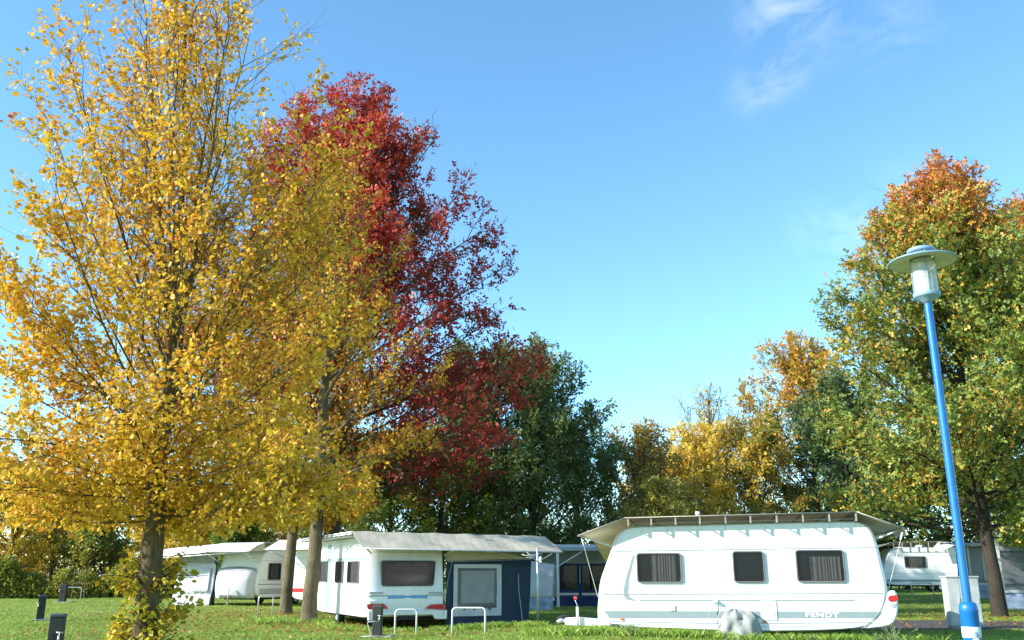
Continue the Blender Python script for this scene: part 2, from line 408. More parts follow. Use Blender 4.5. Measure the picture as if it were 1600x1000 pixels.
def make_tree(name, px, Y, H, tr, env, seed, leaf, bark, tpl, lsize, n=(30, 9, 6), per=10, ang=(75, 18), zb=2.0, up=.35,
              label='', cat='tree', group=None, trunk_top=.82, cluster=0.0, limb=.33, l3len=.42, loc=None, lean=0.0, flare=1.6, twigr=.004, sparse_top=0.0, reach=(.82, 1.05), droop=.2, skirt=0.0):
    rng = np.random.default_rng(seed)
    base = loc if loc is not None else G(px, Y)
    root = empty(name, base, 0, label, cat, group)
    # trunk
    K = 12; tz = np.linspace(-.15, H * trunk_top, K)
    P0 = np.zeros((1, K, 3)); P0[0, :, 2] = tz
    P0[0, :, 0] = np.cumsum(rng.normal(0, .012 * H / 6, K)) + lean * tz; P0[0, :, 1] = np.cumsum(rng.normal(0, .012 * H / 6, K)); P0[0, :2, :2] = 0
    R0 = tr * (1 - tz / (H * 1.02)) ** .75; R0 = R0[None, :]; 
    R0[0, 0] *= flare
    # refine near the base for root flare
    zz = np.concatenate([[-.15, 0.0, .12, .35, .8], np.linspace(1.4, H * trunk_top, 12)])
    X_ = np.interp(zz, tz, P0[0, :, 0]); Y_ = np.interp(zz, tz, P0[0, :, 1])
    PT = np.stack([X_, Y_, zz], -1)[None]; RT = (tr * (1 - np.clip(zz, 0, None) / (H * 1.02)) ** .75)[None]
    RT[0, :5] *= np.array([flare, flare * .93, 1 + (flare - 1) * .5, 1 + (flare - 1) * .2, 1.02])
    V0, F0 = tubes_np(PT, RT, 14)
    V0 = V0 + rng.normal(0, tr * .025, V0.shape)
    # limbs
    n1 = n[0]
    t = (np.arange(n1) + rng.uniform(0, 1, n1)) / n1
    z0 = zb + (H * trunk_top * .97 - zb) * t ** 1.15
    low = t < skirt
    if skirt: t = np.where(low, 0, (t - skirt) / (1 - skirt)); z0 = np.where(low, zb + rng.uniform(0, .9, n1), zb + .5 + (H * trunk_top * .97 - zb - .5) * t)
    az = np.arange(n1) * 2.399963 + rng.uniform(-.4, .4, n1)
    a = np.radians(ang[0] + (ang[1] - ang[0]) * t ** .8 + rng.normal(0, 6, n1) + np.where(low, 18, 0))
    st = np.stack([np.interp(z0, tz, P0[0, :, 0]), np.interp(z0, tz, P0[0, :, 1]), z0], -1)
    d = np.stack([np.sin(a) * np.cos(az), np.sin(a) * np.sin(az), np.cos(a)], -1)
    L1 = np.zeros(n1)
    for s_ in np.linspace(.2, H * 1.2, 90):
        # bent path end
        ez = z0 + s_ * np.cos(a) + up * .5 * s_; er = s_ * np.sin(a)
        ok = er < env_r(env, ez); L1 = np.where(ok & (L1 >= s_ - H * 1.2 / 88 - .21), s_, L1)
    L1 = np.maximum(L1, .5) * rng.uniform(reach[0], reach[1], n1)
    K1 = 9; u = np.linspace(0, 1, K1)[None, :, None]
    bend = np.zeros((n1, 1, 3)); bend[:, 0, 2] = up * .5
    P1 = st[:, None, :] + d[:, None, :] * L1[:, None, None] * u + bend * L1[:, None, None] * u ** 2
    P1 = P1 + np.cumsum(rng.normal(0, .012, (n1, K1, 3)), axis=1) * L1[:, None, None] * u
    r1 = np.clip(tr * limb * (L1 / L1.max()) ** .7, .012, None)
    R1 = r1[:, None] * (1 - .85 * np.linspace(0, 1, K1)[None]) 
    V1, F1 = tubes_np(P1, R1, 7)
    P2, L2, t2, p2 = spawn(rng, P1, L1, n[1], .18, 1.0, 38, .36, 6, .22)
    r2 = np.clip(r1[p2] * .42 * (1.1 - .6 * t2), .006, None); R2 = r2[:, None] * (1 - .8 * np.linspace(0, 1, 6)[None])
    V2, F2 = tubes_np(P2, R2, 5)
    P3, L3, t3, p3 = spawn(rng, P2, L2, n[2], .1, 1.0, 42, l3len, 4, .15, .22)
    R3 = np.clip(r2[p3] * .4, twigr, None)[:, None] * (1 - .7 * np.linspace(0, 1, 4)[None])
    V3, F3 = tubes_np(P3, R3, 3)
    Vs = [V0, V1, V2, V3]; off = np.cumsum([0] + [len(v) for v in Vs[:-1]])
    trunk = npmesh('trunk', np.concatenate(Vs), np.concatenate([f + o for f, o in zip([F0, F1, F2, F3], off)]), bark, root, True)
    # leaves along twigs
    m = len(P3); ii = np.repeat(np.arange(m), per); tt = rng.uniform(.1, 1.05, len(ii))
    f = np.clip(tt, 0, .999) * 3; i0 = f.astype(int); fr = (f - i0)[:, None]
    pos = P3[ii, i0] * (1 - fr) + P3[ii, i0 + 1] * fr
    dd = nrm(P3[ii, -1] - P3[ii, 0])
    pos = pos + rng.normal(0, 1, pos.shape) * (lsize * .55 + cluster)
    # keep inside the envelope (soft)
    zc = pos[:, 2]; rr = np.hypot(pos[:, 0] - lean * zc, pos[:, 1])
    keep = (rr < env_r(env, zc) * 1.25 + .3) & (zc > .2)
    if sparse_top:
        keep &= rng.uniform(0, 1, len(zc)) > sparse_top * np.clip((zc - zb) / (H - zb), 0, 1)
    w1 = np.clip(L1 / (L1.mean() * .95), .22, 1)[p2][p3][ii] * rng.uniform(.4, 1.15, len(P2))[p3][ii]; keep &= rng.uniform(0, 1, len(zc)) < w1
    pos = pos[keep]; dd = dd[keep]
    VL, FL = leaves_np(pos, dd, lsize, rng, tpl, droop)
    crown = npmesh('crown', VL, FL, leaf, root)
    return root, len(pos)

CNT = {}
def T(*a, **k):
    r, c = make_tree(*a, **k); CNT[k.get('label', a[0])[:30]] = c; return r
# 1 big linden
env = [(1.85, 1.2), (2.15, 2.1), (2.7, 2.8), (4.1, 3.0), (5.6, 2.8), (7.2, 2.4), (8.6, 1.9), (9.7, 1.35), (10.5, .5)]
linden = T('linden_tree', 219, 12.45, 10.4, .165, env, 3, LM['linden'], BARKL, 'heart', .058, n=(64, 13, 10), per=10, ang=(76, 7), zb=2.12, up=.20, trunk_top=.46, skirt=.34, twigr=.003,
  label='large golden yellow linden tree with dark fan of branches, nearest the camera at left', limb=.29, droop=.7, reach=(.84, 1.06), l3len=.5)
# shoots round its foot (part of the tree)
def shoots(root, seed, n, spread, h, leaf, size, per):
    rng = np.random.default_rng(seed); P = []
    for i in range(n):
        a = rng.uniform(0, 2 * PI); z0 = rng.uniform(.2, 1.45); r0 = .11
        d = np.array([math.cos(a), math.sin(a) * .8, rng.uniform(.2, 1.2)]); L = rng.uniform(.4, 1) * spread
        u = np.linspace(0, 1, 6)[:, None]; p = np.array([math.cos(a) * r0, math.sin(a) * r0, z0]) + nrm(d)[None] * L * u + np.array([0, 0, -.25 * L]) * u ** 2.2
        P.append(p)
    P = np.array(P); Rr = np.tile(np.linspace(.009, .003, 6), (n, 1)); V, Fc = tubes_np(P, Rr, 5)
    npmesh('shoot_stems', V, Fc, BARKD, root, True)
    ii = np.repeat(np.arange(n), per); t = rng.uniform(.15, 1, len(ii)) * 4.99; i0 = t.astype(int); fr = (t - i0)[:, None]
    pos = P[ii, i0] * (1 - fr) + P[ii, i0 + 1] * fr + rng.normal(0, .05, (len(ii), 3)); dd = P[ii, -1] - P[ii, 0]
    V, Fc = leaves_np(pos, nrm(dd), size, rng, 'heart', .5)
    npmesh('shoot_leaves', V, Fc, leaf, root)
rng_ = np.random.default_rng(8); q_ = rng_.normal(0, 1, (4200, 3)) * np.array([.5, .5, .45]) + np.array([0, 0, 2.75])
q_ = q_[(q_[:, 2] > 1.95) & (np.hypot(q_[:, 0], q_[:, 1]) > .14)]
V, Fc = leaves_np(q_, nrm(q_ * np.array([1, 1, 0]) + np.array([0, 0, .2])), .058, rng_, 'heart', .7); npmesh('inner_crown', V, Fc, LM['linden'], linden)
shoots(linden, 5, 74, .64, 1.4, LM['shoot'], .065, 17)
# 2, 3 yellow pair
env = [(3.0, .8), (3.6, 2.4), (5.5, 3.7), (8, 3.9), (11, 3.3), (13.5, 2.2), (15.3, .9), (16.2, .15)]
T('linden_tree', 482, 29.0, 15.6, .235, env, 11, LM['lindeng'], BARK, 'diamond', .125, n=(48, 12, 8), per=9, ang=(92, 14), zb=3.2, up=.2, trunk_top=.75,
  label='yellow green linden whose thick grey trunk stands just left of the white caravan', limb=.3, droop=.4, flare=1.3, sparse_top=.55, skirt=.22)
T('linden_tree', 446, 35.5, 16.0, .215, env, 12, LM['lindeng'], BARK, 'diamond', .13, n=(44, 11, 8), per=9, ang=(92, 14), zb=3.4, up=.2, trunk_top=.75,
  label='yellow linden with straight grey trunk behind and left of the thicker twin trunk', limb=.3, droop=.4, flare=1.3, sparse_top=.55, skirt=.22)
# 4 red oak
env = [(4.0, 1.5), (5.0, 6.5), (6.5, 8.4), (10, 8.1), (14, 7.2), (17, 5.4), (20, 3.5), (22.3, 1.9), (24.2, .4)]
T('red_oak_tree', 512, 37.5, 24.0, .36, env, 21, LM['redoak'], BARKD, 'lobed', .19, n=(80, 13, 9), per=9, ang=(94, 20), zb=4.2, up=.10,
  label='tall crimson red oak rising behind the yellow lindens', limb=.26, cluster=.05, l3len=.4, reach=(.72, 1.12))
# 5 green trees behind, middle
envg = lambda H, r, b=.22: [(H * b * .7, r * .3), (H * b, r * .75), (H * .42, r), (H * .64, r * .96), (H * .82, r * .74), (H * .94, r * .42), (H, .15)]
gk = dict(group='green trees behind the middle caravan')
T('green_tree', 832, 52, 14.9, .3, envg(15.2, 5.0, .16), 31, LM['green'], BARKD, 'lobed', .2, n=(50, 10, 8), per=9, ang=(80, 20), zb=1.9, up=.3, cluster=.06, label='tall dark green tree with a ragged top, right end of the green row', **gk)
T('green_tree', 735, 50, 14.3, .26, envg(14.7, 4.2, .2), 32, LM['green'], BARKD, 'lobed', .19, n=(44, 9, 7), per=9, ang=(75, 18), zb=2.6, up=.3, cluster=.06, label='dark green tree right behind the drooping crimson boughs', **gk)
T('green_tree', 905, 57, 10.5, .2, envg(11.0, 4.0, .1), 36, LM['green'], BARKD, 'lobed', .2, n=(36, 9, 7), per=8, ang=(82, 22), zb=.9, up=.25, cluster=.06, label='low dark tree filling in left of the large caravan roof tip', **gk)
for i, (px, Y, H, r, lb) in enumerate([(548, 46, 8.6, 3.3, 'small yellow green tree behind the ribbed left roof edge of the middle caravan'),
                                      (606, 48, 9.0, 3.1, 'yellow green tree with dark trunk over the left half of the beige canopy'),
                                      (688, 47, 8.4, 3.0, 'yellow green tree with forked trunk over the middle of the beige canopy'),
                                      (782, 60, 9.5, 4.4, 'dim yellow green tree behind the right half of the beige canopy')]):
    T('small_tree', px, Y, H, .17, envg(H, r, .30), 40 + i, LM['greeny'], BARKD, 'lobed', .17, n=(26, 9, 7), per=8, ang=(80, 20), zb=2.0, up=.25, cluster=.05, label=lb, group='yellow green trees behind the middle caravan')
# 6 trees right of centre
T('brown_tree', 1012, 58, 10.6, .2, envg(11, 3.4, .12), 51, LM['tan'], BARK, 'diamond', .19, n=(38, 9, 8), per=7, ang=(60, 12), zb=1.6, up=.35, cluster=.03, sparse_top=.35, label='thin brown and gold tree left of the leafless treetop')
T('bare_tree', 1124, 70, 16.8, .24, [(3, 1), (6, 3.6), (10, 4.6), (13, 3.6), (15.8, .6)], 52, LM['yellow'], BARK, 'diamond', .19, n=(30, 10, 6), per=3, ang=(50, 14), zb=3.5, up=.3, cluster=.05, sparse_top=.85, twigr=.015, label='nearly leafless tree with pinkish twigs rising above the yellow maples')
T('maple_tree', 1112, 65, 11.6, .2, envg(12, 5.0, .1), 53, LM['yellow'], BARK, 'lobed', .2, n=(42, 10, 8), per=8, ang=(80, 22), zb=1.0, up=.25, cluster=.05, sparse_top=.4, label='bright yellow maple above the middle of the large caravan')
T('maple_tree', 1045, 50, 6.2, .12, envg(6.5, 3.0, .08), 54, LM['olive'], BARK, 'lobed', .17, n=(26, 8, 7), per=9, ang=(80, 22), zb=.6, up=.25, cluster=.05, label='low olive and yellow tree in front of the brown tree')
T('maple_tree', 1060, 63, 9.6, .2, envg(10, 4.2, .1), 58, LM['yellow'], BARK, 'lobed', .22, n=(40, 9, 8), per=8, ang=(80, 22), zb=1.0, up=.25, cluster=.05, sparse_top=.3, label='pale gold maple just behind the low olive tree')
T('maple_tree', 1185, 66, 12.2, .2, envg(12.6, 4.8, .12), 55, LM['orange'], BARKD, 'lobed', .2, n=(36, 9, 7), per=8, ang=(80, 22), zb=1.0, up=.25, cluster=.05, label='green and amber maple right of the bright yellow maple')
T('orange_tree', 1283, 72, 20.0, .28, envg(20.6, 6.3, .12), 56, LM['orange'], BARKD, 'lobed', .27, n=(48, 9, 8), per=8, ang=(70, 20), zb=1.8, up=.3, cluster=.05, reach=(.7, 1.1), label='orange and green tree left of the tall oak')
T('green_tree', 1338, 65.5, 15.2, .26, envg(15.8, 4.6, .12), 57, LM['bluegreen'], BARKD, 'lobed', .26, n=(40, 9, 8), per=9, ang=(80, 20), zb=1.6, up=.25, cluster=.05, label='dark blue green tree squeezed between the orange tree and the tall oak')
# big oak right
env = [(2.4, 1.6), (3.3, 4.8), (6, 5.6), (9, 5.2), (11.5, 4.2), (14, 3.2), (15.8, 2.0), (17.2, .4)]
T('oak_tree', 1563, 33, 17.4, .25, env, 61, LM['oak'], BARKX, 'lobed', .17, n=(74, 12, 9), per=11, ang=(92, 18), zb=2.7, up=.16, trunk_top=.8, cluster=.06,
  label='tall green oak with orange top behind the blue lamp post', limb=.28, reach=(.8, 1.08), flare=1.3)
T('oak_tree', 1690, 39, 18.8, .28, [(2.6, 1.2), (4, 4.2), (8, 5.4), (13, 4.3), (16, 2.2), (18.9, .3)], 62, LM['oak'], BARKD, 'lobed', .2, n=(46, 10, 8), per=9, ang=(80, 18), zb=3.0, up=.25, cluster=.06,
  label='second oak with orange tip at the right edge of the photo', reach=(.78, 1.08))
T('oak_tree', 1509, 46, 10.5, .27, envg(11, 3.8, .36), 63, LM['greeny'], BARK, 'lobed', .2, n=(34, 9, 8), per=8, ang=(84, 25), zb=4.2, up=.15, cluster=.06,
  label='tree with pale trunk just behind the lamp post and grey cabinet')
# 7 left background
lb = [(-75, 60, 9.2, 4.6, 'yellow', 'yellow maple cut by the left edge of the photo'), (10, 62, 8.8, 4.4, 'yellow', 'bright yellow maple at the left edge above the hedge'), (75, 66, 8.0, 3.8, 'yellow', 'yellow maple second from the left edge above the hedge'),
      (135, 64, 7.6, 3.4, 'orange', 'amber tree just above the staked sapling'), (190, 72, 13.5, 4.2, 'green', 'dark green tree glimpsed through the gaps of the big linden'),
      (262, 62, 7.4, 3.6, 'yellow', 'gold tree right of the big linden trunk'), (318, 66, 7.6, 3.6, 'tan', 'russet tree above the pale caravan roof'),
      (362, 58, 6.6, 1.5, 'greeny', 'narrow bright green tree above the pale caravan roof'), (410, 64, 8.6, 3.8, 'tan', 'gold and russet tree left of the two grey trunks'), (470, 66, 9.4, 4.2, 'olive', 'olive gold tree behind the two grey trunks')]
for i, (px, Y, H, r, k, l) in enumerate(lb):
    T('background_tree', px, Y, H, .17, envg(H, r, .12), 70 + i, LM[k], BARK, 'diamond', .21, n=(30, 9, 7), per=8, ang=(75, 18), zb=.9, up=.3, cluster=.05, label=l, group='trees behind the left lawn', sparse_top=.3 if k != 'green' else 0)
T('bare_tree', 40, 70, 10.6, .16, [(2, 1), (5, 3.2), (8, 3.4), (10.8, .4)], 90, LM['tan'], BARK, 'diamond', .15, n=(24, 9, 5), per=1, ang=(50, 14), zb=2.5, up=.3, twigr=.012, label='leafless greyish tree above the yellow maples at the left edge')
T('background_tree', 1420, 71, 8.5, .2, envg(7.5, 4.5, .1), 91, LM['bluegreen'], BARKD, 'diamond', .24, n=(26, 8, 7), per=8, ang=(80, 22), zb=.6, up=.2, cluster=.06, label='dark shadowed tree behind the small caravan right of the big one')
T('background_tree', 1545, 71, 8.0, .2, envg(7.2, 4.6, .1), 92, LM['olive'], BARKD, 'diamond', .24, n=(26, 8, 7), per=8, ang=(80, 22), zb=.6, up=.2, cluster=.06, label='dim olive tree behind the annex tents at the right')
T('background_tree', 1660, 70, 8.5, .2, envg(7.5, 4.6, .1), 93, LM['greeny'], BARKD, 'diamond', .24, n=(26, 8, 7), per=8, ang=(80, 22), zb=.6, up=.2, cluster=.06, label='dim green tree at the far right edge behind the annex')

# hedges: dense leaf masses on stems
def hedge(name, p0, p1, h, wd, nleaf, leaf, seed, size, label):
    rng = np.random.default_rng(seed); a = np.array(p0); b = np.array(p1); L = np.linalg.norm(b - a); d = (b - a) / L; nn = np.array([-d[1], d[0]])
    c = (a + b) / 2; root = empty(name, (c[0], c[1], float(gz(c[0], c[1]))), 0, label, 'hedge')
    def htop(t): return h * (.72 + .22 * np.sin(t * .55 + seed) + .13 * np.sin(t * 1.7 + seed * 2) + .1 * np.sin(t * 4.1))
    t = rng.uniform(0, L, nleaf); hh = htop(t); z = hh * rng.uniform(0.02, 1, nleaf) ** .8
    ofs = rng.uniform(-1, 1, nleaf) * wd * np.sqrt(np.clip(1.05 - (z / hh) ** 2, .05, 1))
    xy = a[None] + d[None] * t[:, None] + nn[None] * ofs[:, None] - c[None]
    pos = np.concatenate([xy, z[:, None]], 1) + rng.normal(0, .08, (nleaf, 3))
    out = np.stack([nn[0] * np.sign(ofs), nn[1] * np.sign(ofs), np.full(nleaf, .7)], -1)
    V, Fc = leaves_np(pos, out, size, rng, 'diamond', .1); npmesh('foliage', V, Fc, leaf, root)
    m = int(L * 5); t = rng.uniform(0, L, m); P = np.zeros((m, 5, 3)); hh = htop(t)
    o0 = rng.uniform(-.5, .5, m) * wd
    for k in range(5):
        f = k / 4; q = a[None] + d[None] * (t + (rng.normal(0, .3, m)) * f)[:, None] + nn[None] * (o0 * (1 + f))[:, None] - c[None]
        P[:, k, :2] = q; P[:, k, 2] = hh * f * .98 - .05
    V, Fc = tubes_np(P, np.tile(np.linspace(.03, .008, 5), (m, 1)), 4)
    V[:, 2] -= 0; rt = np.zeros((1, 5, 3)); rt[0, :, :2] = a + (b - a) * np.linspace(0, 1, 5)[:, None] - c; rt[0, :, 2] = -.06
    V2_, F2_ = tubes_np(rt, np.full((1, 5), wd * .6), 6); V2_[:, 2] = np.clip(V2_[:, 2], -.3, -.02); Fc = np.concatenate([Fc, F2_ + len(V)]); V = np.concatenate([V, V2_]); npmesh('stems', V, Fc, BARKD, root, True)
g0 = G(-90, 57); g1 = G(205, 60)
hedge('hedge', (g0.x, g0.y), (g1.x, g1.y), 2.5, 1.3, 28000, LM['hedge'], 1, .15, 'long olive shrub hedge along the back of the left lawn')
g0 = G(-120, 68); g1 = G(560, 68)
hedge('hedge', (g0.x, g0.y), (g1.x, g1.y), 5.0, 1.4, 46000, LM['olive'], 2, .2, 'tall hedge behind the pale caravan and the two grey trunks')
g0 = G(520, 66); g1 = G(1010, 66)
hedge('hedge', (g0.x, g0.y), (g1.x, g1.y), 4.6, 1.5, 34000, LM['green'], 3, .2, 'dark hedge under the green trees behind the middle tents')
g0 = G(960, 68); g1 = G(1740, 73)
hedge('hedge', (g0.x, g0.y), (g1.x, g1.y), 5.6, 1.4, 56000, LM['greeny'], 4, .2, 'hedge behind the large caravan reaching to the right edge')

# staked sapling, left
b = G(121, 55); sap = empty('sapling', b, 0, 'thin staked sapling with russet leaves in front of the left hedge', 'sapling')
MB().tube([(0, 0, 0), (.03, 0, 1.6), (0, .02, 3.4)], [.03, .025, .01], 6).build('trunk', BARK, sap, True)
for dx in (-.35, .35):
    MB().tube([(dx, 0, 0), (dx, 0, 1.75)], .035, 6).build('stake', M['wood'], sap)
for z in (.9, 1.5): MB().box(-.36, .36, -.05, -.03, z, z + .07).build('crossbar', M['wood'], sap)
rng = np.random.default_rng(9); n_ = 700; pos = rng.normal(0, 1, (n_, 3)) * np.array([.42, .42, .8]) + np.array([0, 0, 3.0])
V, Fc = leaves_np(pos, nrm(pos - np.array([0, 0, 2])), .14, rng, 'diamond'); npmesh('crown', V, Fc, LM['orange'], sap)
print('LEAVES', sum(CNT.values()))

# ------------------------------------------------------------ ground
def axis(segs):
    out = []
    for a, b_, st in segs: out += list(np.arange(a, b_, st))
    return np.array(out + [segs[-1][1]])
xs = axis([(-400, -60, 20), (-60, 60, 1.0), (60, 400, 20)]); ys = axis([(-60, 10, 5), (10, 80, .8), (80, 700, 30)])
XX, YY = np.meshgrid(xs, ys); ZZ = gz(XX, YY)
V = np.stack([XX, YY, ZZ], -1).reshape(-1, 3); nx = len(xs); ny = len(ys)
ii = (np.arange(ny - 1)[:, None] * nx + np.arange(nx - 1)[None]).reshape(-1)
Fc = np.stack([ii, ii + 1, ii + nx + 1, ii + nx], -1)
m, nt, N, L, b = newmat('lawn')
f1 = noise(nt, .5, 5, .6); f2 = noise(nt, 9, 8, .7)
k = mathn(nt, 'ADD', mathn(nt, 'MULTIPLY', f1, .5), mathn(nt, 'MULTIPLY', f2, .5))
L.new(ramp(nt, k, [(.34, (.30, .24, .11)), (.43, (.19, .23, .045)), (.55, (.24, .32, .06)), (.72, (.32, .38, .09))]), b.inputs['Base Color'])
b.inputs['Roughness'].default_value = .95; b.inputs['Specular IOR Level'].default_value = .1; bump(nt, b, noise(nt, 40, 6, .8), .9, .06)
tag(npmesh('ground', V, Fc, m, None, True), 'short green lawn of the campsite', None, None, 'structure')
# path: asphalt/gravel lane at right, crossing behind the large caravan
m, nt, N, L, b = newmat('asphalt')
L.new(ramp(nt, noise(nt, 14, 8, .7), [(.3, (.035, .033, .030)), (.7, (.085, .078, .07))]), b.inputs['Base Color']); b.inputs['Roughness'].default_value = .95; bump(nt, b, noise(nt, 90, 4), .5, .01)
cx = np.linspace(9.0, 40, 32); Pn = []
for x in cx:
    y0 = 24.6 + (x - 9) * .04; y1 = y0 + 4.6
    Pn.append([(x, y, float(gz(x, y)) + .012) for y in np.linspace(y0, y1, 6)])
tag(MB().grid(Pn).build('road', m, None), 'narrow dark asphalt lane with fallen leaves behind the cabinet', None, None, 'structure')

# grass blades
def grassblades(n, xr, yr, h, wdt, seed, px0=-40, px1=1640, clump=None):
    rng = np.random.default_rng(seed)
    y = rng.uniform(yr[0] ** .5, yr[1] ** .5, n) ** 2; s = y * cp - CAMH * sp
    x = (rng.uniform(px0, px1, n) - 800) / F * s
    if clump is not None:
        cxy = clump[rng.integers(0, len(clump), n)]; x = cxy[:, 0] + rng.normal(0, .22, n); y = cxy[:, 1] + rng.normal(0, .16, n)
    onroad = (x > 9) & (y > 24.6 + (x - 9) * .04) & (y < 29.2 + (x - 9) * .04); x = x[~onroad]; y = y[~onroad]; n = len(x)
    z = gz(x, y)
    a = rng.uniform(0, 2 * PI, n); hh = h * rng.uniform(.5, 1.35, n); lean = rng.normal(0, .45, (n, 2)) * hh[:, None]
    wv = np.stack([np.cos(a), np.sin(a)], -1) * wdt * rng.uniform(.6, 1.3, n)[:, None]
    B = np.stack([x, y, z - .01], -1); V = np.zeros((n, 4, 3))
    V[:, 0] = B; V[:, 0, :2] -= wv; V[:, 1] = B; V[:, 1, :2] += wv
    mid = B.copy(); mid[:, :2] += lean * .35; mid[:, 2] += hh * .6
    tip = B.copy(); tip[:, :2] += lean; tip[:, 2] += hh
    V[:, 2] = mid; V[:, 2, :2] += wv * .7; V[:, 3] = tip
    return V
gm = leafmat('grass_blade', [(0, (.12, .18, .03)), (.4, (.20, .33, .045)), (.7, (.30, .43, .065)), (.9, (.44, .44, .13)), (1, (.56, .47, .24))], .45, .35, .35)
rng = np.random.default_rng(77)
cl_ = np.array([[x, 20.4 + .12 * 0 - (x - 1.9) * .21 + rng.normal(0, .25)] for x in rng.uniform(.6, 8.4, 46)] + [[rng.uniform(-7.5, -5.4), rng.uniform(27.5, 30)] for _ in range(14)] + [[x, 26 + rng.normal(0, .4)] for x in rng.uniform(-4.8, 0.6, 20)])
Vb = np.concatenate([grassblades(150000, None, (17, 33), .05, .006, 1), grassblades(60000, None, (33, 66), .06, .012, 2), grassblades(9000, None, (17, 30), .15, .006, 3, clump=cl_)])
nb = len(Vb); idx = (np.arange(nb) * 4)[:, None] + np.array([[0, 1, 2, 3]])
tag(npmesh('grass', Vb.reshape(-1, 3), idx, gm), 'short mown grass blades with a few taller tufts', 'grass', None, 'stuff')
# fallen leaves
rng = np.random.default_rng(5); pos = []
for (c, r, n_) in ((G(482, 28.6), 6.5, 2000), (G(446, 34.5), 7, 1400), (G(219, 22), 6.5, 900), (G(512, 32), 10, 1500), (G(1563, 32), 7, 1600), (G(1500, 27), 7, 700), (G(800, 25), 12, 900), (G(1100, 30), 12, 500)):
    q = rng.normal(0, r * .5, (n_, 2)); pos.append(np.stack([c.x + q[:, 0], c.y + q[:, 1]], -1))
pos = np.concatenate(pos); z = gz(pos[:, 0], pos[:, 1]) + .03 + rng.uniform(0, .03, len(pos)); pos = np.concatenate([pos, z[:, None]], 1)
dv = rng.normal(0, 1, (len(pos), 3)); dv[:, 2] *= .15
n_ = len(pos); d_ = nrm(dv); up_ = nrm(rng.normal(0, .28, (n_, 3)) + np.array([0, 0, 1])); x_ = nrm(np.cross(d_, up_)); Tq, Fq = TPL['diamond']
V = pos[:, None, :] + (.085 * rng.uniform(.6, 1.4, n_))[:, None, None] * (Tq[None, :, 0:1] * x_[:, None] + Tq[None, :, 1:2] * d_[:, None] + Tq[None, :, 2:3] * up_[:, None])
fm = leafmat('fallen_leaf', [(0, (.14, .06, .025)), (.4, (.30, .14, .04)), (.75, (.42, .22, .05)), (1, (.55, .36, .08))], .2, 1, .2)
tag(npmesh('fallen_leaves', V.reshape(-1, 3), ((np.arange(n_) * 4)[:, None, None] + np.array(Fq)[None]).reshape(-1, 4), fm), 'scattered brown and orange fallen leaves on the lawn', 'fallen leaves', None, 'stuff')

# ------------------------------------------------------------ caravan tools
def chaikin(p, it=2):
    for _ in range(it):
        q = []
        for i in range(len(p)):
            a = p[i]; b_ = p[(i + 1) % len(p)]
            q.append((a[0] * .75 + b_[0] * .25, a[1] * .75 + b_[1] * .25)); q.append((a[0] * .25 + b_[0] * .75, a[1] * .25 + b_[1] * .75))
        p = q
    return p
def shell(prof, W, parent, mat, swap=False, bulge=.06, rnd=.045, name='body', flip=1):
    """prof (a,z) closed; extruded across W with rounded shoulders"""
    p = prof; n = len(p); cx_ = sum(q[0] for q in p) / n; cz_ = sum(q[1] for q in p) / n
    a0 = min(q[0] for q in p); a1 = max(q[0] for q in p)
    area = sum(p[i][0] * p[(i + 1) % n][1] - p[(i + 1) % n][0] * p[i][1] for i in range(n)); sg = 1 if area > 0 else -1
    nr = []
    for i in range(n):
        tx = p[(i + 1) % n][0] - p[i - 1][0]; tz = p[(i + 1) % n][1] - p[i - 1][1]; l = math.hypot(tx, tz) or 1
        nr.append((sg * tz / l, -sg * tx / l))
    rings = [(0, -rnd * .55, 0), (.006, -rnd * .3, 0), (rnd * .4, -rnd * .08, .25), (rnd, 0, .45), (W * .12, 0, .8), (W * .5, 0, 1), (W * .88, 0, .8), (W - rnd, 0, .45), (W - rnd * .4, -rnd * .08, .25), (W - .006, -rnd * .3, 0), (W, -rnd * .55, 0)]
    mb = MB()
    for (w_, off, bl) in rings:
        for i, (a, z) in enumerate(p):
            e = bulge * bl * nr[i][0]
            A = a + nr[i][0] * off + e; Z = z + nr[i][1] * off
            mb.v.append((w_ * flip, A, Z) if swap else (A, w_ * flip, Z))
    for r_ in range(len(rings) - 1):
        for i in range(n):
            j = (i + 1) % n; mb.f.append((r_ * n + i, r_ * n + j, (r_ + 1) * n + j, (r_ + 1) * n + i))
    mb.f.append(tuple(range(n))); mb.f.append(tuple(range(len(rings) * n - 1, (len(rings) - 1) * n - 1, -1)))
    o = mb.build(name, mat, parent)
    me = o.data
    sm = [len(q.vertices) == 4 for q in me.polygons]; me.polygons.foreach_set('use_smooth', sm)
    return o
def rrect(x0, x1, z0, z1, r, k=5, skew=0.0):
    pts = []
    for (cx_, cz_, a0) in ((x1 - r, z1 - r, 0), (x0 + r, z1 - r, 90), (x0 + r, z0 + r, 180), (x1 - r, z0 + r, 270)):
        for i in range(k + 1):
            a = R(a0 + 90 * i / k); pts.append((cx_ + r * math.cos(a), cz_ + r * math.sin(a)))
    return pts
def ringprism(mb, outer, inner, y0, y1, swap=False):
    n = len(outer); f = (lambda a, w_, z: (w_, a, z)) if swap else (lambda a, w_, z: (a, w_, z))
    vs = [f(a, y0, z) for a, z in outer] + [f(a, y0, z) for a, z in inner] + [f(a, y1, z) for a, z in outer] + [f(a, y1, z) for a, z in inner]
    fs = []
    for i in range(n):
        j = (i + 1) % n
        fs += [(i, j, n + j, n + i), (2 * n + i, 3 * n + i, 3 * n + j, 2 * n + j), (i, 2 * n + i, 2 * n + j, j), (n + i, n + j, 3 * n + j, 3 * n + i)]
    mb.add(vs, fs)
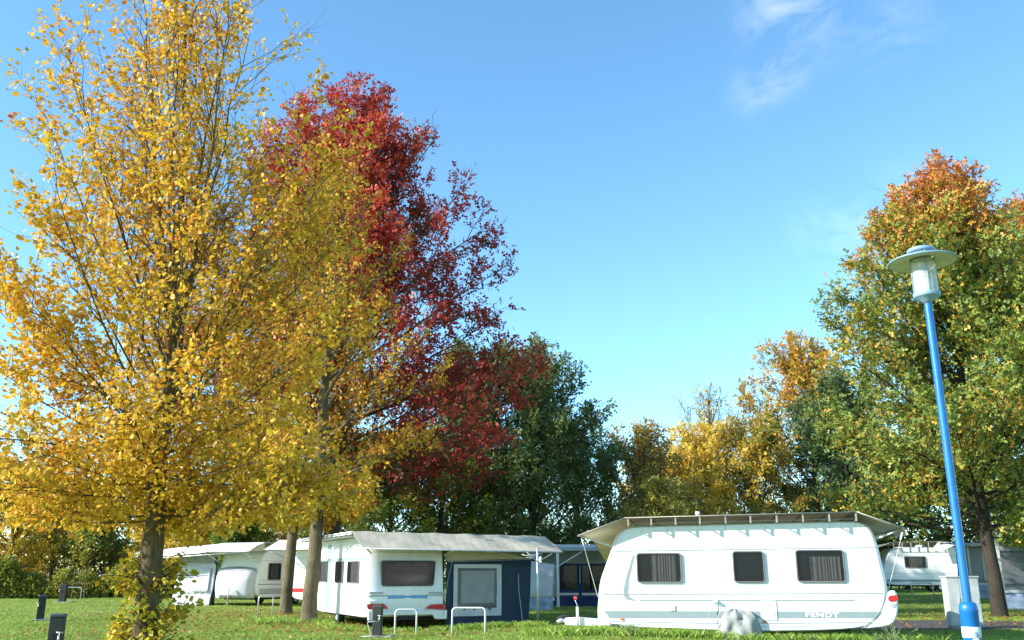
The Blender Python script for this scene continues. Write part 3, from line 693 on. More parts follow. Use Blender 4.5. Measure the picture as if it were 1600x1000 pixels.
def window(parent, x0, x1, z0, z1, y=0, out=-1, swap=False, curtain=(0.35, .95), glass='glass', frame='frame', r=.07, fw=.028, cz=1.0, cat=None):
    """acrylic caravan window standing proud of the wall; y is the wall plane, out its outward sign"""
    fmb = MB(); ringprism(fmb, rrect(x0, x1, z0, z1, r), rrect(x0 + fw, x1 - fw, z0 + fw, z1 - fw, r * .7), y + out * .002, y + out * .045, swap)
    wn_ = fmb.build('window', M[frame], parent, bevel=.006)
    pb = MB(); pb.prism(rrect(x0 + fw * .8, x1 - fw * .8, z0 + fw * .8, z1 - fw * .8, r * .7), y + out * .030, y + out * .036, swap); pb.build('pane', M[glass], wn_)
    bb = MB(); bb.prism(rrect(x0 + fw * .9, x1 - fw * .9, z0 + fw * .9, z1 - fw * .9, r * .7), y + out * .001, y + out * .004, swap); bb.build('blind', M['darktrim'], wn_)
    if curtain:
        c0 = x0 + fw + (x1 - x0 - 2 * fw) * curtain[0]; c1 = x0 + fw + (x1 - x0 - 2 * fw) * curtain[1]; n = max(12, int((c1 - c0) / .008)); rows = []
        zt = z0 + fw * 1.3 + (z1 - z0 - 2.6 * fw) * cz
        for zz_ in (z0 + fw * 1.3, zt):
            row = []
            for i in range(n + 1):
                a = c0 + (c1 - c0) * i / n; d = .017 + .007 * math.sin(a * 88 + 2.6 * math.sin(a * 13)) + .003 * math.sin(a * 37)
                row.append((y + out * d, a, zz_) if swap else (a, y + out * d, zz_))
            rows.append(row)
        MB().grid(rows).build('curtain', M['curtain'], wn_, True)
    # two stays
    for a in (x0 + fw * 1.6, x1 - fw * 1.6):
        p = [(a, z0 + .07), (a, z0 + .13)]
        sb = MB(); sb.tube([(y + out * .040, q[0], q[1]) if swap else (q[0], y + out * .040, q[1]) for q in p], .008, 6)
        sb.build('latch', M['rubber'], wn_)
    return wn_
def strip(pl, pts, th, y, parent, mat, name, off=0.0):
    """thin proud strip following pixel points on a plane"""
    loc = [pl.loc(px, py, off) for px, py in pts]; mb = MB()
    for (a, b_) in zip(loc[:-1], loc[1:]):
        mb.prism([(a[0], a[1] - th / 2), (b_[0], b_[1] - th / 2), (b_[0], b_[1] + th / 2), (a[0], a[1] + th / 2)], y, off - .0005 if y < off else off)
    return mb.build(name, mat, parent)
def text(body, size, mat, parent, loc, rot, name, ext=.002, shear=0, width=None, height=None):
    cu = bpy.data.curves.new(name, 'FONT'); cu.body = body; cu.size = size; cu.extrude = ext; cu.shear = shear; cu.offset = .004; cu.space_character = 1.12
    o = bpy.data.objects.new('tmp', cu); COL.objects.link(o); bpy.context.view_layer.update()
    me = bpy.data.meshes.new_from_object(o.evaluated_get(bpy.context.evaluated_depsgraph_get())); bpy.data.objects.remove(o)
    if width:
        xs_ = [v.co.x for v in me.vertices]; ys_ = [v.co.y for v in me.vertices]; fx = width / (max(xs_) - min(xs_)); fy = height / (max(ys_) - min(ys_)); mx0 = min(xs_); my0 = min(ys_)
        for v in me.vertices: v.co.x = (v.co.x - mx0) * fx; v.co.y = (v.co.y - my0) * fy
    me.materials.clear(); me.materials.append(mat); q = bpy.data.objects.new(name, me); COL.objects.link(q); q.parent = parent; q.location = loc; q.rotation_euler = rot
    return q
def wheel(parent, c, r=.32, wdt=.18, swap=False):
    ax = 0 if swap else 1
    def ring(prof, nm, mat, par):
        mb = MB(); mb.lathe(prof, (0, 0, 0), 28)
        vs = []
        for (x, y, z) in mb.v:
            vs.append((c[0] + z, c[1] + x, c[2] + y) if swap else (c[0] + x, c[1] + z, c[2] + y))
        mb.v = vs; return mb.build(nm, mat, par, True)
    t = ring([(r * .62, -wdt / 2), (r * .93, -wdt / 2), (r, -wdt * .3), (r, wdt * .3), (r * .93, wdt / 2), (r * .62, wdt / 2)], 'wheel', M['rubber'], parent)
    ring([(.001, -wdt * .35), (r * .3, -wdt * .42), (r * .6, -wdt * .3), (r * .64, -wdt * .5), (r * .64, wdt * .4)], 'rim', M['alu'], t)

# ------------------------------------------------------------ large caravan
PLM = Plane((1.932, 20.6), (7.66, 19.36))
prof_px = [(957, 980), (949, 966), (940, 948), (937.5, 930), (941, 905), (950, 880), (957.5, 859), (962, 844), (968, 832.5), (979, 825), (994, 822.3), (1150, 818), (1322, 814.3), (1342, 815), (1354.5, 821), (1362.5, 833), (1368.5, 852), (1375, 880), (1381, 905), (1384.5, 926), (1381, 946), (1374, 959.5), (1363, 971), (1346, 984), (1190, 987.5), (1120, 985.5)]
def densify(p, m=.25):
    q = []
    for i in range(len(p)):
        a = p[i]; b_ = p[(i + 1) % len(p)]; n = max(1, int(math.hypot(a[0] - b_[0], a[1] - b_[1]) / m))
        for k in range(n): q.append((a[0] + (b_[0] - a[0]) * k / n, a[1] + (b_[1] - a[1]) * k / n))
    return q
van = empty('caravan', (PLM.A.x, PLM.A.y, 0), PLM.rot, 'large white touring caravan with three grey windows, nearest at right', 'caravan')
prof = chaikin([PLM.loc(*p) for p in prof_px], 2)
shell(prof, 2.3, van, M['white'], bulge=.09)
for (a, b_, c, d, cur, cz) in ((994, 864, 1066.5, 911, (.32, .9), 1), (1143.5, 861, 1196.5, 910.5, None, 1), (1241.5, 859, 1322.5, 910, (.28, .93), .82)):
    x0, z1 = PLM.loc(a, b_); x1, z0 = PLM.loc(c, d)
    window(van, x0, x1, z0, z1, curtain=cur, cz=cz)
strip(PLM, [(960, 861), (1368, 855)], .016, -.012, van, M['trim'], 'trim_rail')
strip(PLM, [(943, 928.5), (1380, 926.7)], .016, -.012, van, M['trim'], 'trim_rail')
strip(PLM, [(952, 970.5), (1122, 974), (1190, 974), (1361, 972)], .016, -.010, van, M['trim'], 'trim_rail')
strip(PLM, [(955, 974.6), (1122, 978.5), (1190, 979), (1355, 977)], .010, -.008, van, M['trim'], 'trim_rail')
def patch(pl, pts, y, parent, mat, name, off=0.0, label=None):
    return MB().prism([pl.loc(px, py, off) for px, py in pts], off + y, off - .0006).build(name, mat, parent, label=label)
patch(PLM, [(945, 954.5), (1376, 955.5), (1369, 966), (952, 966)], -.004, van, M['palegrey'], 'side_stripe')
patch(PLM, [(1000, 937.2), (1338, 936.6), (1334, 939), (1000, 939.5)], -.004, van, M['palegrey'], 'side_stripe')
patch(PLM, [(988.5, 868), (992, 868), (983, 905), (981.5, 926), (983, 932), (992, 937), (999, 939), (991, 939), (979, 937), (974.5, 931), (974, 922), (978, 903)], -.004, van, M['palegrey'], 'side_stripe')
for px in (1043, 1133, 1195, 1296):                                   # faint panel seams on the upper wall
    patch(PLM, [(px, 821), (px + .6, 821), (px + .6, 858), (px, 858)], -.003, van, M['palegrey'], 'panel_seam')
x0, z0 = PLM.loc(1259, 964.3); x1, z1 = PLM.loc(1311, 956.8)
text('FENDT', .1, M['white'], van, (x0, -.008, z0), (PI / 2, 0, 0), 'lettering', .003, 0, x1 - x0, z1 - z0)
x0, z0 = PLM.loc(1098, 892.5); x1, z1 = PLM.loc(1122, 889.5)
# service hatch
x0, z1 = PLM.loc(1187.5, 938.5); x1, z0 = PLM.loc(1215, 969.5)
hb = MB(); ringprism(hb, rrect(x0, x1, z0, z1, .03), rrect(x0 + .035, x1 - .035, z0 + .04, z1 - .04, .02), -.001, -.018); ht = hb.build('hatch', M['cream'], van, bevel=.004)
MB().prism(rrect(x0 + .037, x1 - .037, z0 + .042, z1 - .042, .018), -.001, -.012).build('door', M['white'], ht)
MB().box(x1 - .075, x1 - .045, -.012, -.024, z0 + .1, z0 + .16).build('latch', M['trim'], ht)
# marker lamps
for px, py in ((972, 967.3), (1194.5, 971.3)):
    x, z = PLM.loc(px, py); q = [(x + .05 * math.cos(t_), z + .022 * math.sin(t_)) for t_ in np.linspace(0, 2 * PI, 16, endpoint=False)]
    MB().prism(q, -.001, -.022).build('marker_lamp', M['orange'], van, bevel=.006)
# lock handle
x, z = PLM.loc(1054.5, 946); x2, z2 = PLM.loc(1048, 954)
MB().box(x - .012, x + .012, -.001, -.02, z2, z).box(x2, x + .012, -.001, -.016, z2 - .012, z2 + .012).build('handle', M['trim'], van, bevel=.004)
# socket flap and cables
x, z = PLM.loc(1117, 939.5); 
MB().prism([(x - .05, z - .02), (x + .05, z - .02), (x + .06, z + .015), (x + .01, z + .05)], -.001, -.10).build('socket_flap', M['cream'], van)
p1 = PLM.p3(1116, 941, -.05); p2 = PLM.p3(1124, 943, -.05)
cb = MB(); e1 = PLM.p3(1099, 990, -.5); e2 = PLM.p3(1122, 968, -.2)
cb.tube([p1, ((p1[0] + e1[0]) / 2 - .03, -.12, (p1[2] + e1[2]) / 2 - .02), e1], .009, 6)
cb.tube([p2, PLM.p3(1127, 953, -.08), PLM.p3(1121, 965, -.12), PLM.p3(1126, 976, -.16), PLM.p3(1116, 986, -.2), PLM.p3(1104, 996, -.5)], .009, 6)
cb.build('cable', M['trim'], van, True)
# rear bumper, tail lamp
bp = [(1346, 984), (1364, 970), (1375, 958.5), (1382, 945), (1385, 927), (1396, 921), (1402, 928), (1403.5, 955), (1399, 971), (1388, 979.5)]
rb = shell([PLM.loc(*p) for p in chaikin(bp, 1)], 2.28, van, M['white'], bulge=.03, name='rear_bumper')
rb.location.y = .012
tl = [PLM.loc(*p, .06) for p in ((1385.5, 931), (1401, 929), (1402, 939), (1387, 941))]
mb = MB(); mb.prism([(a + .012, z) for a, z in chaikin(tl, 1)], .0, .30); mb.build('tail_lamp', M['red'], van, bevel=.008)
patch(PLM, [(1392, 944), (1400, 943), (1399, 949), (1394, 951)], -.0, van, M['trim'], 'reflector').location.y = .004
fb_ = [(957, 980), (947, 964), (940, 948), (938, 928), (934.5, 934), (933, 958), (935, 978)]
shell([PLM.loc(*p) for p in chaikin(fb_, 1)], 2.1, van, M['white'], bulge=.02, name='front_skirt').location.y = .1
# front cap panel seam and grab handle
strip(PLM, [(957, 979), (949, 966), (940.5, 948), (938.6, 930), (942, 905), (951, 880), (958.5, 859), (963, 844), (969, 833), (979.5, 825.8), (994, 823)], .009, -.011, van, M['trim'], 'corner_rail')
strip(PLM, [(994, 823.3), (1150, 819), (1322, 815.4), (1341, 816), (1353.6, 821.8), (1361.5, 833.5), (1367.5, 852), (1374, 880), (1380, 905), (1383, 926), (1380, 945.5), (1373, 958.5), (1362, 970), (1346, 982.5)], .009, -.011, van, M['trim'], 'corner_rail')
# drawbar group
x, z = PLM.loc(953, 975, 1.0); xe, ze = PLM.loc(884, 971, 1.15)
db = MB(); db.prism([(xe, ze - .075), (x + .3, z - .09), (x + .3, z + .06), (xe + .3, ze + .10), (xe, ze + .085)], 1.06, 1.24)
dbo = db.build('drawbar', M['cream'], van, bevel=.012)
cp_ = MB(); cp_.tube([(xe + .02, 1.15, ze + .01), (xe - .12, 1.15, ze + .02), (xe - .2, 1.15, ze - .02)], [.05, .06, .045], 10); cp_.build('coupling', M['alu'], dbo, True)
MB().tube([(xe - .22, 1.15, ze + .06), (xe - .06, 1.15, ze + .12), (xe + .15, 1.15, ze + .11)], [.02, .028, .02], 8).build('coupling_handle', M['rubber'], dbo, True)
x, z = PLM.loc(902, 948, 1.0); xb, zb_ = PLM.loc(902, 987, 1.0)
jw = MB().tube([(x, 1.0, zb_ + .1), (x, 1.0, z)], .03, 10).build('jockey_post', M['whitepaint'], dbo, True)
MB().tube([(x, .97, zb_ + .06), (x, 1.03, zb_ + .06)], .07, 14).build('jockey_wheel', M['rubber'], jw)
MB().tube([(x, 1.0, z), (x - .005, .99, z + .05), (x - .035, .98, z + .11), (x - .04, .98, z + .15)], .009, 6).build('crank', M['alu'], jw, True)
MB().lathe([(.001, -.05), (.035, -.035), (.04, 0), (.03, .04), (.001, .05)], (x - .04, .98, z + .19), 12).build('knob', M['red'], jw, True)
# chassis and wheel
x0, z0 = PLM.loc(960, 978); x1, _ = PLM.loc(1340, 984)
MB().box(x0 + .1, x1 - .1, .25, 2.0, z0 - .07, z0 + .02).build('chassis', M['rubber'], van)
xw, _ = PLM.loc(1156, 990); wheel(van, (xw, .16, .44), .30, .18)
# vent pipe
x, z = PLM.loc(1090, 803, .8); MB().lathe([(.001, .0), (.05, 0), (.055, -.06), (.045, -.06), (.045, -.5)], (x, .8, z + .05), 16).build('vent_pipe', M['cream'], van, True)
# weeds by the axle: the wheel cover, a thing of its own
wc = empty('wheel_cover', (PLM.A.x, PLM.A.y, 0), PLM.rot, 'crumpled grey cloth hung over the wheel of the large caravan', 'wheel cover')
out = [(1120, 1001), (1122, 985), (1126, 968), (1131, 957), (1143, 952.5), (1160, 952), (1172, 954.5), (1181, 963), (1187, 976), (1191, 990), (1191.5, 1001)]
rows = []; rng = np.random.default_rng(4); nr_ = 14; nc_ = 44
for i in range(nr_):
    v = i / (nr_ - 1); row = []
    for j in range(nc_):
        u = j / (nc_ - 1)
        # outline at height v: interpolate left & right edges
        yy = 1001 - 49 * v
        xl = np.interp(yy, [952, 957, 968, 985, 1001], [1143, 1131, 1126, 1122, 1120]); xr = np.interp(yy, [952, 954.5, 963, 976, 990, 1001], [1160, 1172, 1181, 1187, 1191, 1191.5])
        px = xl + (xr - xl) * u
        dep = -.12 - .22 * (1 - v) ** .8 * math.sin(PI * u) ** .5 + .030 * math.sin(u * 21 + v * 2) * (1 - v * .7) + .026 * math.sin(u * 11 - v * 7) + .03 * math.exp(-((u - .5) / .06) ** 2) * math.sin(v * 30)
        if i == nr_ - 1: dep = -.015
        if j in (0, nc_ - 1): dep = -.01
        x, z = PLM.loc(px, yy, -.1); row.append((x, dep, z + .012 * math.sin(u * 22)))
    rows.append(row)
MB().grid(rows).build('cover_cloth', M['cover'], wc, True, solid=.008)
rw_ = [rows[nr_ - 1][j] for j in range(nc_)]
MB().tube([rows[i][int(nc_ * .5)] for i in range(2, nr_ - 1)], .008, 5).build('seam', M['trim'], wc, True)

# canopy of the large caravan
def canopy_big():
    c = empty('caravan_canopy', (PLM.A.x, PLM.A.y, 0), PLM.rot, 'beige protective roof on thin struts over the large caravan, ends drooping', 'canopy')
    o = -.30
    LT = PLM.loc(903, 836, o); LR = PLM.loc(976, 808.3, o); RR = PLM.loc(1338, 798.7, o); RT = PLM.loc(1413, 824, o)
    ys_ = [o, .4, 1.2, 2.4, 3.6, 5.0]; dz = [0, .02, .02, -.01, -.22, -.50]
    rows = []
    for y, d in zip(ys_, dz):
        row = []
        for (a, b_, n) in ((LT, LR, 5), (LR, RR, 22), (RR, RT, 5)):
            for k in range(n):
                f = k / n; sag = -.03 * math.sin(PI * f) if n == 5 else -.012 * abs(math.sin(PI * f * 9))
                row.append((a[0] + (b_[0] - a[0]) * f, y, a[1] + (b_[1] - a[1]) * f + d + sag))
        row.append((RT[0], y, RT[1] + d)); rows.append(row)
    MB().grid(rows).build('tarpaulin', M['tarp'], c, False, solid=.006)
    fr = MB()
    for a, b_ in ((LT, LR), (LR, RR), (RR, RT)):
        fr.tube([(a[0], o, a[1] - .012), (b_[0], o, b_[1] - .012)], .011, 6)
    for a in (LT, RT):
        fr.tube([(a[0], y, a[1] - .02 + d) for y, d in zip(ys_, dz)], .016, 6)
    fr.build('edge_tube', M['strut'], c, True)
    px_ = [981, 1017, 1055, 1093, 1133, 1172, 1213, 1254, 1295, 1337]
    for i, px in enumerate(px_):
        f = (px - 976) / (1338 - 976); yt = 808.3 + (798.7 - 808.3) * f; yb = 822.3 + (814.5 - 822.3) * f
        x, zt = PLM.loc(px, yt, o); _, zb__ = PLM.loc(px, yb + .5, -.02)
        mb = MB(); mb.box(x - .017, x + .017, o + .02, o + .05, zb__ - .0, zt - .02); mb.tube([(x, o + .03, zt - .03), (x, 2.4, zt - .06)], .018, 6)
        mb.tube([(x, o + .03, zb__ + .02), (x, .15, zb__ + .03)], .016, 6)
        mb.build('strut', M['strut'], c)
    mb = MB(); a = PLM.loc(981, 818.5, -.12); b_ = PLM.loc(1337, 810.5, -.12); mb.tube([(a[0], -.12, a[1]), (b_[0], -.12, b_[1])], .012, 6)
    mb.build('rail', M['strut'], c, True)
    # struts to the ends
    for (pa, pb) in (((909, 838), (955, 853)), ((1412, 826), (1369, 842))):
        for y in (.1, 2.2):
            a = PLM.loc(*pa, .1); b_ = PLM.loc(*pb, .1)
            MB().tube([(a[0], y, a[1]), (b_[0], y, b_[1])], .020, 8).build('end_brace', M['whitepaint'], c, True)
    # valance on right tip and guy straps
    a = RT
    MB().grid([[(a[0], o, a[1]), (a[0], 1.2, a[1])], [(a[0] + .07, o + .02, a[1] - .15), (a[0] + .07, 1.2, a[1] - .15)]]).build('valance', M['tarp'], c, solid=.006)
    for (p, q) in (((909, 841), (934, 933)), ((1410, 832), (1387, 925))):
        A_ = PLM.p3(*p, -.2); B_ = PLM.p3(*q, .15)
        s_ = MB().tube([A_, B_], .006, 5); s_.tube([A_, [A_[i] + (B_[i] - A_[i]) * .12 for i in range(3)]], .02, 6); s_.build('guy_strap', M['whitepaint'], c)
    return c
canopy_big()

# ------------------------------------------------------------ middle caravan
A = G(573, 26.5); ang = R(26); d_ = Vector((math.cos(ang), math.sin(ang)))
PLR = Plane((A.x, A.y), (A.x + d_.x, A.y + d_.y))                       # rear face
PLS = Plane((A.x, A.y), (A.x + d_.y, A.y - d_.x))                       # left side continued (local x points towards the camera)
mid = empty('caravan', (A.x, A.y, 0), ang, 'white caravan seen from its rear, red tail lamps under a wide dark rear window', 'caravan')
Wd = 2.28; Lg = 6.1
def side(px, py):                      # pixel on the left wall -> (y local, z)
    a, z = PLS.loc(px, py); return (-a, z)
zb0 = PLR.loc(573, 966)[1]; zt0 = 2.5
# profile (y,z): rear at y=0
pr = [(.10, zb0), (.02, zb0 + .12), (-.03, .55), (0, 1.0), (.05, 1.4), (.13, 2.0), (.22, 2.25), (.42, zt0 - .03), (.8, zt0), (Lg - .9, zt0), (Lg - .35, 2.38), (Lg - .12, 1.9), (Lg, 1.1), (Lg - .05, .6), (Lg - .3, zb0 + .1), (Lg - .6, zb0)]
shell(chaikin(densify(pr, 1.2), 1), Wd, mid, M['white'], swap=True, bulge=.07)
for (a, b_, c, d) in ((499, 877, 511.5, 909.5), (526, 877, 536.5, 911), (545, 877, 561, 911.5)):
    y1, z1 = side(a, b_); y0, z0 = side(c, d)
    window(mid, y0, y1, z0, z1, y=0, out=-1, swap=True, curtain=(.05, .7), r=.06)
# side door outline, handle, drip lines, skirt rail
def sidebox(px0, py0, px1, py1, name, mat, t=.008):
    y1, z1 = side(px0, py0); y0, z0 = side(px1, py1); return MB().box(-t, .001, y0, y1, z0, z1).build(name, M[mat], mid)
sidebox(513, 852, 513.6, 950, 'door_seam', 'palegrey'); sidebox(535.5, 931, 538, 934, 'door_seam', 'trim')
sidebox(515, 930.2, 521.5, 931.8, 'handle', 'trim', .03)
sidebox(497, 874.2, 572, 875.0, 'trim_rail', 'palegrey')
# rear details
def rp(px, py, o=0): return PLR.loc(px, py, o)
x0, z1 = rp(593.5, 875.5); x1, z0 = rp(678.5, 915.5)
fo = rrect(x0, x1, z0, z1, .07); 
def taper(p): 
    zc_ = (z0 + z1) / 2; k_ = lambda z: 1 - .06 * (z1 - z) / (z1 - z0); xc = (x0 + x1) / 2
    return [(xc + (a - xc) * k_(z), z) for a, z in p]
rbm = MB(); ringprism(rbm, taper(rrect(x0, x1, z0, z1, .08)), taper(rrect(x0 + .03, x1 - .03, z0 + .03, z1 - .03, .06)), -.02, -.10)
rwn = rbm.build('rear_window', M['darktrim'], mid, bevel=.008)
MB().prism(taper(rrect(x0 + .025, x1 - .025, z0 + .025, z1 - .025, .06)), -.085, -.092).build('pane', M['darkglass'], rwn)
MB().prism(taper(rrect(x0 + .025, x1 - .025, z0 + .025, z1 - .025, .06)), -.02, -.026).build('blind', M['darktrim'], rwn)
rows = []
for zz_ in (z0 + .1, z1 - .08):
    rows.append([(x0 + .06 + (x1 - x0 - .12) * i / 90, -.055 + .012 * math.sin(i * .9), zz_) for i in range(91)])
MB().grid(rows).build('curtain', M['darkcloth'], rwn, True)
MB().prism([(x0 - .25, 2.02), (x1 + .23, 2.02), (x1 + .23, 2.035), (x0 - .25, 2.035)], -.0, -.04).build('trim_rail', M['trim'], mid)
# raised lower rear panel, hand grips, stripe
def rbox(px0, py0, px1, py1, d0, d1, name, mat, bev=.004):
    xa, zt = rp(px0, py0, d1); xb_, zb_ = rp(px1, py1, d1); return MB().box(xa, xb_, d0, d1, zb_, zt).build(name, M[mat], mid, bevel=bev)
rbox(577, 925, 599, 927.5, -.02, -.11, 'grab_handle', 'trim'); rbox(671, 925, 695, 927.5, -.02, -.11, 'grab_handle', 'trim')
rbox(606, 931, 668, 935, -.02, -.085, 'stripe', 'bluestripe'); rbox(574, 930.2, 696, 931, -.02, -.08, 'trim_rail', 'trim')
bumper = MB(); xa, za = rp(574, 955); xb_, zb_ = rp(696, 967)
bumper.prism([(xa, zb_), (xa + .35, zb_), (xa + .45, zb_ + .13), (xb_ - .45, zb_ + .13), (xb_ - .35, zb_), (xb_, zb_), (xb_ + .01, za), (xa - .01, za)], -.02, -.12)
bumper.build('rear_bumper', M['cream'], mid, bevel=.02)
for pts in ([(574, 940), (578, 938), (590, 938), (600, 943), (607, 951), (575, 952)], [(696, 940), (692, 938), (682, 940), (672, 945), (664, 951), (695, 952)]):
    lo = [rp(px, py, -.1) for px, py in pts]; zm = min(z for _, z in lo) + .12
    tlm = MB().prism([(a, min(z, zm + .02)) for a, z in lo], -.02, -.115).build('tail_lamp', M['red'], mid, bevel=.006)
    up_ = [(a, max(z, zm + .022)) for a, z in lo if True]
    MB().prism([(lo[1][0], zm + .03), (lo[3][0], zm + .03), (lo[2][0], zm + .10), (lo[1][0], zm + .10)], -.02, -.112).build('clear_lens', M['cream'], tlm)
x0, z1 = rp(635, 961); MB().box(x0 - .26, x0 + .26, -.10, -.02, z1 - .13, z1 - .02).build('licence_plate_bar', M['rubber'], mid)
MB().box(.2, Wd - .2, .3, Lg - .6, zb0 - .06, zb0 + .03).build('chassis', M['rubber'], mid)
wheel(mid, (.1, 3.2, .2), .30, .18, swap=True); wheel(mid, (Wd - .1, 3.2, .2), .30, .18, swap=True)
xx, zz1 = rp(582, 857.5, -.04); xx2, zz2 = rp(603, 861, -.04)
text('FENDT', .08, M['trim'], mid, (xx, -.002, zz2 - .0), (PI / 2, 0, 0), 'lettering', .004, .2, xx2 - xx, max(zz1 - zz2, .05)).location = (xx + .05, .12, 2.13)
text('FENDT', .08, M['palegrey'], mid, (rp(626, 922)[0], -.055, rp(626, 924)[1]), (PI / 2, 0, 0), 'lettering', .003, .0, .4, .06)

# canopy over caravan + annex
c = empty('caravan_canopy', (A.x, A.y, 0), ang, 'wide beige canopy with tree shadows sloping down over the middle caravan and its blue annex', 'canopy')
Rl = PLR.loc(550, 830, -.05); Rr = PLR.loc(851, 838, -.05); El = PLR.loc(568, 857, -.95); Er = PLR.loc(880, 863, -.95)
rows = []
for k in range(7):
    f = k / 6; row = []
    for j in range(31):
        g = j / 30; x = (El[0] + (Er[0] - El[0]) * g) * (1 - f) + (Rl[0] + (Rr[0] - Rl[0]) * g) * f
        z = (El[1] + (Er[1] - El[1]) * g) * (1 - f) + (Rl[1] + (Rr[1] - Rl[1]) * g) * f
        row.append((x, -.95 + .9 * f, z - .03 * math.sin(PI * f) * (1 + .6 * math.sin(g * 19)) + .012 * math.sin(g * 38 + f * 5)))
    rows.append(row)
for y in (1.5, 3.2, 5.0, 6.6):
    rows.append([(Rl[0] + (Rr[0] - Rl[0]) * j / 30, y, Rl[1] + (Rr[1] - Rl[1]) * j / 30 - .0) for j in range(31)])
MB().grid(rows).build('tarpaulin', M['tarp'], c, False, solid=.008)
MB().grid([[(Rr[0], y, Rr[1]) for y in (-.05, 6.6)], [(Er[0], y, Er[1]) for y in (-.95, 6.6)]]).build('side_flap', M['tarp'], c, solid=.008)
MB().tube([(El[0], -.95, El[1]), (Er[0], -.95, Er[1])], .022, 8).build('edge_tube', M['metal'], c, True)
MB().tube([(Rl[0], -.05, Rl[1] - .02), (Rl[0], 6.5, Rl[1] - .02)], .022, 8).build('edge_tube', M['metal'], c, True)
for i in range(12):
    y = .25 + i * .52; MB().box(Rl[0] - .02, Rl[0] + .02, y - .02, y + .02, 2.47, Rl[1] - .02).tube([(Rl[0], y, 2.48), (.35, y, 2.52)], .018, 6).build('strut', M['metal'], c)
MB().tube([(Rl[0], -.05, 2.52), (Rl[0], 6.5, 2.52)], .016, 6).build('rail', M['metal'], c, True)
MB().tube([(El[0] + .12, -.85, El[1]), (.02, -.05, 1.98)], .03, 8).build('end_brace', M['whitepaint'], c, True)
MB().tube([(Wd + .02, -.85, El[1]), (Wd + .02, -.05, 1.98)], .024, 8).build('end_brace', M['whitepaint'], c, True)
def worldpost(root, px, Y, ztop, r, mat, rootA, ang_):
    p = G(px, Y); rel = Vector((p.x - rootA.x, p.y - rootA.y)); lx = rel.x * math.cos(ang_) + rel.y * math.sin(ang_); ly = -rel.x * math.sin(ang_) + rel.y * math.cos(ang_)
    return lx, ly, p.z
lx, ly, lz = worldpost(c, 840.5, 27.6, 0, 0, 0, A, ang)
zt_ = El[1] + (Er[1] - El[1]) * (lx - El[0]) / (Er[0] - El[0])
MB().tube([(lx, ly, lz - .05), (lx, ly, zt_ + .12)], .035, 10).build('post', M['metal'], c, True)
MB().tube([(lx, ly, zt_ - .3), (lx + .45, ly - .1, zt_ - .05)], .016, 6).tube([(lx, ly, zt_ - .3), (lx - .4, ly - .1, zt_ - .02)], .016, 6).build('post_brace', M['metal'], c, True)
# annex tent
t = empty('annex_tent', (A.x, A.y, 0), ang, 'dark blue annex tent with white framed mesh window beside the middle caravan', 'tent')
TL = .02
def tp(px, py): return PLR.loc(px, py, TL)
a0 = tp(698, 877)[0]; a0 = max(a0, Wd + .01); a1 = tp(830, 877)[0]; zt = tp(760, 877)[1]
zt2 = tp(829, 873)[1]
def wall(xa, xb_, z0f, z1f, y, name, mat, par, nx_=24, nz_=8, amp=.02, lean=0.0, sol=.012):
    rows = []
    for i in range(nz_ + 1):
        v = i / nz_; row = []
        for j in range(nx_ + 1):
            u = j / nx_; zz_ = z0f(u) * (1 - v) + z1f(u) * v
            row.append((xa + (xb_ - xa) * u + (lean * (1 - v) if u > 0 else 0), y + amp * math.sin(u * 9 + v * 4) * math.sin(PI * v) + amp * .5 * math.sin(u * 23), zz_))
        rows.append(row)
    return MB().grid(rows).build(name, mat, par, True, solid=sol)
zgnd = -.14
wall(a0, a1, lambda u: zgnd, lambda u: zt + (zt2 - zt) * u, TL, 'front_wall', M['blue'], t, lean=-.12)
wall(a0, a1 + .02, lambda u: zt + (zt2 - zt) * u + .004, lambda u: min(zt + .42, zt + .42 - .34 * max(0, (u - .35) / .65)), TL - .01, 'gable', M['tarp'], t, amp=.01)
rows = []
for z in (zgnd, zt2): rows.append([(a1 - (.12 if z == zgnd else 0), TL + y, z + (0 if z == zgnd else .02 * y)) for y in (0, 1.5, 3, 4.5)])
MB().grid(rows).build('side_wall', M['blue'], t, solid=.012)
rows = [[(a0, y, zt + .42), (a1 * .6 + a0 * .4, y, zt + .28), (a1 + .02, y, zt2 + .06)] for y in (TL, 1.5, 3, 4.5)]
MB().grid(rows).build('roof', M['tarp'], t, solid=.012)
x0, z1 = tp(708.5, 881.5); x1, z0 = tp(782.5, 961.5); xi0, zi1 = tp(714.5, 887.5); xi1, zi0 = tp(775, 949.5)
fb = MB(); ringprism(fb, [(x0, z0), (x1, z0), (x1, z1), (x0, z1)], [(xi0, zi0), (xi1, zi0), (xi1, zi1), (xi0, zi1)], TL - .03, TL - .045)
tw = fb.build('window', M['whitecloth'], t)
wall(xi0 - .01, xi1 + .01, lambda u: zi0 - .01, lambda u: zi1 + .01, TL - .035, 'mesh', M['meshwin'], tw, amp=.008, sol=.004)
cb = MB(); x0_, z0_ = tp(720, 892); x1_, z1_ = tp(771, 942)
rows = [[(x0_ + (x1_ - x0_) * j / 30, TL - .05 + .006 * math.sin(j * 1.7 + i), z1_ + (z0_ - z1_) * i / 6) for j in range(31)] for i in range(7)]
cb.grid(rows).build('blind', M['greycloth'], tw, True)
for px in (725, 740, 764):
    ruf = MB(); xq, zq = tp(px, 951); ruf.prism([(xq - .09, zq + .03), (xq + .09, zq + .03), (xq, zq - .06)], TL - .047, TL - .052)
    ruf.build('scallop', M['meshwin'], tw)
MB().tube([(a0 + .02, TL - .04, zt - .02), (a1, TL - .04, zt2 - .02)], .012, 6).build('seam', M['greycloth'], t, True)
q = [PLR.p3(810, 897, TL - .06), PLR.p3(811, 925, TL - .07), PLR.p3(817, 974, TL - .3)]
MB().tube(q, .007, 5).build('guy_rope', M['whitepaint'], t)
